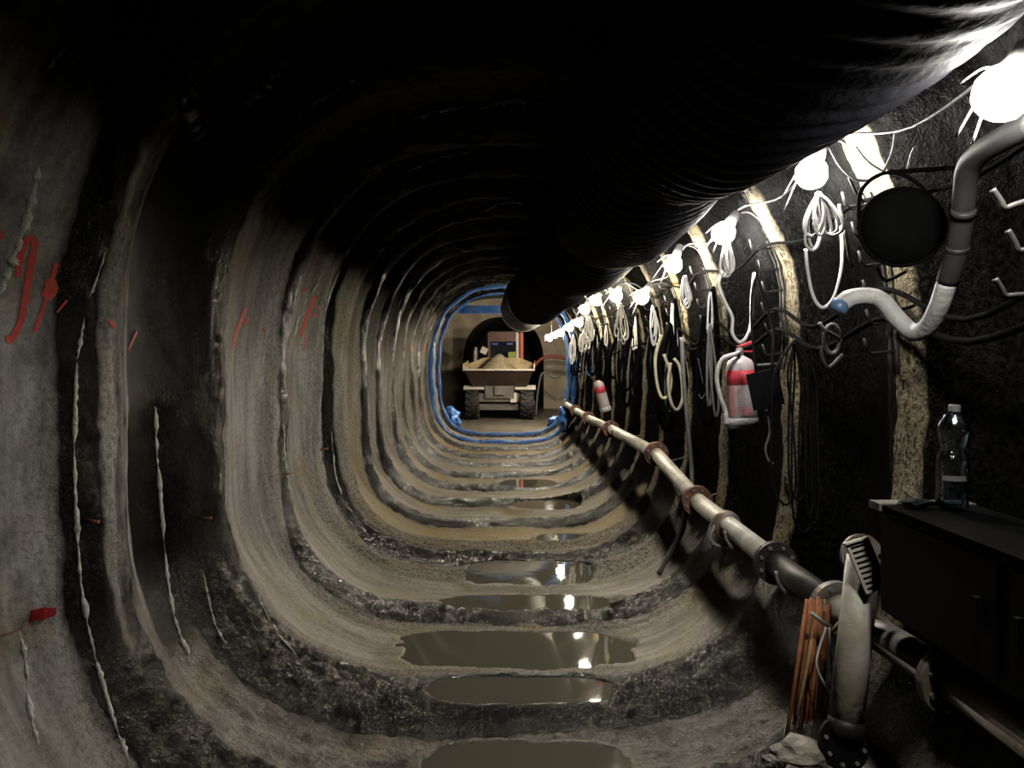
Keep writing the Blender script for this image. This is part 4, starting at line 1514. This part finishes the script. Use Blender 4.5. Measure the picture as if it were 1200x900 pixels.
def bottle():
    c = PX(1115, 597, 2.40)
    c.z = 1.3375
    t = thing('plastic_bottle', 'clear waisted plastic bottle with water standing on the black cabinet', 'bottle', c)
    prof = [(0.030, 0.0), (0.044, 0.006), (0.045, 0.03), (0.0435, 0.06), (0.045, 0.09), (0.0455, 0.125), (0.043, 0.15), (0.034, 0.168), (0.033, 0.178), (0.040, 0.198),
            (0.043, 0.225), (0.040, 0.25), (0.028, 0.272), (0.016, 0.284), (0.014, 0.292)]
    mb = MB()
    mb.lathe(prof, c, (0.03, 0, 1), 32)
    inner = [(max(r - 0.0012, 0.004), h + (0.0015 if k == 0 else 0)) for k, (r, h) in enumerate(prof)]
    n = len(mb.v)
    mb2 = MB()
    mb2.lathe(inner, c, (0.03, 0, 1), 32)
    mb.v += mb2.v
    mb.f += [tuple(i + n for i in q[::-1]) for q in mb2.f]
    mb.build('shell', M['pet'], t, True)
    mb = MB()
    mb.lathe([(0.012, 0.285), (0.0165, 0.286), (0.0165, 0.303), (0.014, 0.306)], c, (0.03, 0, 1), 20)
    mb.build('cap', M['gcable'], t)
    mb = MB()
    mb.lathe([(max(r - 0.003, 0.004), h) for r, h in [(0.030, 0.004), (0.044, 0.010), (0.045, 0.03), (0.0435, 0.06), (0.0445, 0.085)]], c, (0.03, 0, 1), 32)
    mb.build('water', M['petwater'], t, True)
    mb = MB()
    vv, ff = [], []
    for i, h in enumerate((0.085, 0.10)):
        for k in range(14):
            a = -2.6 + 1.9 * k / 13
            vv.append(c + Vector((math.cos(a) * 0.0462, math.sin(a) * 0.0462, h)))
    for k in range(13):
        ff.append((k, k + 1, 14 + k + 1, 14 + k))
    mb.add(vv, ff)
    mb.build('label_strip', M['gcable'], t, True)


bottle()
gl = crumple('work_glove', 1.235, 2.43, 1.3475, 0.052, 0.035, 0.010, M['black'], 'flat black glove lying on the cabinet beside the bottle', 'glove', 12.5)

# ---------------------------------------------------------------- fire extinguisher and black board
def extinguisher(px, py_top, py_bot, d, r, tilt, label, full=True):
    a, c = PX(px + tilt, py_bot, d), PX(px, py_top, d)
    t = thing('fire_extinguisher', label, 'extinguisher', a)
    ax = (c - a).normalized()
    L = (c - a).length

    def la(prof, name, m, par=t, seg=28):
        return MB().lathe(prof, a, ax, seg).build(name, m, par, True)
    body = la([(r * 0.7, 0.0), (r * 0.97, 0.012), (r, 0.03), (r, L * 0.80), (r * 0.96, L * 0.87), (r * 0.78, L * 0.94), (r * 0.4, L * 0.985), (r * 0.28, L)], 'cylinder_body', M['exwhite'])
    la([(r, L * 0.60), (r * 1.012, L * 0.602), (r * 1.012, L * 0.80), (r, L * 0.802)], 'red_band', M['exred'], body)
    la([(r, 0.0), (r * 1.06, 0.004), (r * 1.06, L * 0.13), (r, L * 0.14)], 'foot_cuff', M['hose'], body)
    # printed panel: faded red strip down the left of the cylinder with pale bars
    u = Vector((-0.55, -0.83, 0))
    u = (u - ax * u.dot(ax)).normalized()
    w = ax.cross(u)

    def patch(a0, a1, h0, h1, rr, m, nm):
        vv, ff = [], []
        for h in (h0, h1):
            for k in range(9):
                an = a0 + (a1 - a0) * k / 8
                vv.append(a + ax * (h * L) + (u * math.cos(an) + w * math.sin(an)) * r * rr)
        for k in range(8):
            ff.append((k, k + 1, 9 + k + 1, 9 + k))
        return link(nm, vv, ff, m, body, True)
    patch(-0.85, -0.2, 0.17, 0.58, 1.012, M['expink'], 'printed_panel')
    if full:
        for k in range(9):
            h = 0.20 + 0.04 * k
            patch(0.0, 0.10 + 0.06 * (k % 3), h, h + 0.022, 1.012, M['expink'], 'print_mark')
        patch(0.25, 0.95, 0.18, 0.30, 1.012, M['expink'], 'printed_panel')
        top = a + ax * L
        vm = MB()
        vm.lathe([(0.018, -0.01), (0.022, 0.0), (0.022, 0.03), (0.016, 0.045)], top, ax, 14)
        vm.build('valve', M['galv'], t)
        lv = MB()
        lv.box((-0.012, -0.012, 0), (0.012, 0.085, 0.012), Matrix.Translation(top + Vector((0, 0, 0.045))) @ Matrix.Rotation(-1.2, 4, 'Z') @ Matrix.Rotation(0.3, 4, 'X'))
        lv.box((-0.012, -0.012, 0), (0.012, 0.08, 0.010), Matrix.Translation(top + Vector((0, 0, 0.02))) @ Matrix.Rotation(-1.2, 4, 'Z'))
        lv.build('squeeze_lever', M['exred'], t)
        hp = [top + Vector((0, 0, 0.02)), PX(862, 415, d - 0.05), PX(847, 421, d - 0.05), PX(840, 440, d - 0.05), PX(843, 462, d - 0.05), PX(850, 482, d - 0.05), PX(851, 492, d - 0.07)]
        cable('discharge_hose', hp, 0.0125, M['hose'], t, 10)
        nz = MB()
        nz.lathe([(0.013, -0.03), (0.016, 0.0), (0.018, 0.02), (0.012, 0.025)], hp[-1], (0.15, 0, -1), 12)
        nz.build('nozzle', M['hose'], t)
    else:
        top = a + ax * L
        cable('cord', [top - ax * 0.01, top + Vector((0.03, 0, 0.2)), rib_pt(7.65, top.z + 0.42, 0.0)], 0.006, M['matblack'], t)


extinguisher(867, 417, 501, 4.45, 0.078, 4, 'white fire extinguisher with a red band hanging beside the black board')
extinguisher(700, 446, 482, 8.0, 0.055, 10, 'faded red and white canister hanging low among the far cables', False)
# the bracket that carries the first one
q = PX(869, 455, 4.45)
MBk = MB().tube([q + Vector((0.075, 0.02, 0.12)), rib_pt(4.45, q.z + 0.14, -0.03)], 0.010, 8)
tag(MBk.build('wall_bracket_arm', M['hookdark'], None, True), 'steel arm fixing the fire extinguisher to the right wall', 'bracket')

bt = thing('hanging_board', 'small black square board hung on black cord before the fire extinguisher', 'board', PX(896, 480, 4.05))
bc = PX(897, 456, 4.05)
mt = Matrix.Translation(bc) @ Matrix.Rotation(math.radians(-13), 4, 'Y')
mt = Matrix.Translation(bc) @ Matrix.Rotation(math.radians(-12), 4, 'Y') @ Matrix.Rotation(math.radians(8), 4, 'Z')
MB().box((-0.082, -0.006, -0.092), (0.082, 0.006, 0.092), mt).build('panel', M['black'], bt)
cable('cord', [PX(886, 436, 4.05), PX(881, 380, 4.08), PX(882, 340, 4.12), PX(887, 325, 4.15), PX(893, 345, 4.13), PX(906, 385, 4.1), PX(905, 432, 4.05)], 0.007, M['blackrubber'], bt)

# ---------------------------------------------------------------- marks, seams and painted highlights on the lining
def seam(pts, r, m, parent, name='seam_and_glint', rough=0.5, flat=0.5, seed=0):
    rn = random.Random(seed)
    P = smooth_path([Vector((x, y, 0)) for x, y in pts], 14)
    out, rr = [], []
    for i, p in enumerate(P):
        loc, nor = hit(p.x + rn.uniform(-.5, .5), p.y)
        out.append(loc - nor * r * 0.1)
        e = min(1, i / 5, (len(P) - 1 - i) / 5)
        lump = 1 + 0.8 * math.sin(i * 0.55 + seed) * math.sin(i * 0.21 + 2 * seed) + rough * rn.uniform(-1, 1)
        rr.append(max(0.0008, r * e * max(0.15, lump)))
    keep = [0]
    for i in range(1, len(out)):
        if (out[i] - out[keep[-1]]).length < 0.35:
            keep.append(i)
    v, f = tube_geo([out[i] for i in keep], [rr[i] for i in keep], 6)
    return link(name, v, f, m, parent, True)


SE = [([(46, 192), (36, 235), (22, 285), (10, 315), (0, 345)], 0.012), ([(99, 372), (90, 430), (87, 520), (90, 620), (97, 700), (112, 770), (132, 840), (153, 898)], 0.007),
      ([(182, 472), (184, 530), (190, 610), (198, 690), (210, 740), (226, 778)], 0.008), ([(22, 735), (30, 780), (36, 840), (52, 892)], 0.006),
      ([(238, 668), (246, 710), (256, 740), (268, 758)], 0.005), ([(385, 302), (372, 330), (352, 365), (340, 410)], 0.010), ([(124, 295), (112, 330), (104, 350)], 0.004),
      ([(300, 690), (320, 735), (350, 770)], 0.004), ([(424, 330), (412, 380), (406, 430), (404, 480)], 0.010), ([(472, 340), (462, 390), (460, 430)], 0.012),
      ([(332, 480), (334, 540), (342, 590)], 0.006), ([(388, 500), (394, 560), (410, 600)], 0.007)]
for k, (pts, r) in enumerate(SE):
    seam(pts, r, M['calcite_glint'], wall_left, seed=k)  # calcite drips, with some wet highlights painted as pale strokes
for k, (pts, r) in enumerate((([(340, 66), (322, 84), (300, 104), (285, 124)], 0.022), ([(78, 52), (62, 70), (50, 86)], 0.007), ([(425, 88), (412, 94), (380, 112), (345, 136)], 0.010),
                              ([(470, 205), (500, 190), (530, 180), (560, 178)], 0.012), ([(640, 185), (654, 190)], 0.03), ([(560, 128), (600, 116), (640, 122)], 0.018),
                              ([(480, 140), (520, 128), (550, 125)], 0.014), ([(500, 300), (530, 290), (575, 298), (606, 298)], 0.02), ([(560, 250), (590, 237), (622, 236)], 0.02))):
    seam(pts, r, M['calcite_glint'], ceiling, seed=50 + k, rough=0.7)  # highlights and lit arcs of the crown, painted as pale strokes
# pale splash on the crown
loc, nor = hit(218, 128)
vs, fs = [], []
sp = seam([(222, 102), (215, 112), (219, 130), (226, 148), (229, 153)], 0.035, M['hose'], ceiling, 'pale_splash', 0.15, seed=90)

# red spray paint
RP = [([(42, 280), (30, 282), (24, 300), (20, 325)], 0.014), ([(41, 280), (36, 310), (30, 345), (25, 372), (15, 395), (6, 398)], 0.018), ([(66, 308), (61, 325), (56, 340)], 0.012),
      ([(52, 332), (62, 334), (58, 345), (50, 340)], 0.022), ([(54, 350), (46, 372), (40, 390)], 0.009), ([(0, 270), (2, 280)], 0.02), ([(78, 352), (66, 366)], 0.008),
      ([(370, 345), (362, 365), (352, 395)], 0.016), ([(374, 358), (369, 372)], 0.022), ([(352, 342), (362, 336)], 0.014), ([(358, 395), (356, 410)], 0.016),
      ([(288, 360), (276, 392), (272, 410)], 0.014), ([(292, 372), (286, 382)], 0.018), ([(308, 384), (310, 392)], 0.012), ([(128, 375), (134, 384)], 0.014), ([(160, 388), (150, 410)], 0.012),
      ([(498, 402), (496, 414)], 0.03), ([(482, 402), (480, 412)], 0.025)]


def paint(pts, w, seed):
    """thin ribbon of paint lying on the wall"""
    P = smooth_path([Vector((x, y, 0)) for x, y in pts], 8)
    v, f = [], []
    rn = random.Random(seed)
    Q = []
    for p in P:
        loc, nor = hit(p.x, p.y)
        Q.append((loc, nor))
    for i, (loc, nor) in enumerate(Q):
        t = (Q[min(i + 1, len(Q) - 1)][0] - Q[max(i - 1, 0)][0]).normalized()
        s = t.cross(nor).normalized()
        ww = w * (0.6 + 0.4 * rn.random()) * (0.5 if i in (0, len(Q) - 1) else 1)
        for k in (-1, -0.33, 0.33, 1):
            o = loc + s * ww * k + nor * 0.012
            h2, n2, a_, b_ = BVH.ray_cast(o + nor * 0.05, -nor)
            v.append((h2 + nor * 0.003) if h2 is not None else o)
    for i in range(len(Q) - 1):
        for k in range(3):
            f.append((i * 4 + k, i * 4 + k + 1, i * 4 + 5 + k, i * 4 + 4 + k))
    o = link('paint_mark', v, f, M['redpaint'], wall_left, True)
    o['label'] = 'red sprayed paint stroke'


for k, (pts, w) in enumerate(RP):
    paint(pts, w * (1.0 if k < 7 else 1.7), k)

# red tape flag with its string, on the left
loc, nor = hit(33, 722)
ft = thing('tape_flag', 'small red tape flag with a red string on the left wall', 'flag', loc)
a = loc + nor * 0.01
vs = [a + Vector(p) for p in ((0, 0, 0.018), (0.03, 0.02, 0.022), (0.055, 0.05, 0.012), (0.055, 0.05, -0.012), (0.03, 0.02, -0.02), (0, 0, -0.016))]
v2 = [p + nor * 0.004 for p in vs]
link('tape', vs + v2, [(0, 1, 4, 5), (1, 2, 3, 4), (11, 10, 7, 6), (10, 9, 8, 7), (0, 6, 7, 1), (1, 7, 8, 2), (2, 8, 9, 3), (3, 9, 10, 4), (4, 10, 11, 5), (5, 11, 6, 0)], M['redflag'], ft)
l2, n2 = hit(0, 744)
cable('string', [a, (a + l2 + n2 * .02) / 2 + Vector((0.01, 0, -0.01)), l2 + n2 * .01], 0.0014, M['redflag'], ft)
# pins left in the wall
for k, (px, py, w) in enumerate(((234, 607, 18), (100, 609, 10), (330, 556, 8), (375, 527, 8))):
    loc, nor = hit(px, py)
    tag(MB().tube([loc - nor * 0.01, loc + nor * 0.05 + Vector((0.02, -0.01, 0))], 0.006, 6).build('steel_pin', M['rod'], None, True),
        f'rusty steel pin in the left wall, {["second from the camera", "lowest and nearest the camera", "third from the camera", "farthest from the camera"][k]}', 'pin', 'pins in the left wall')
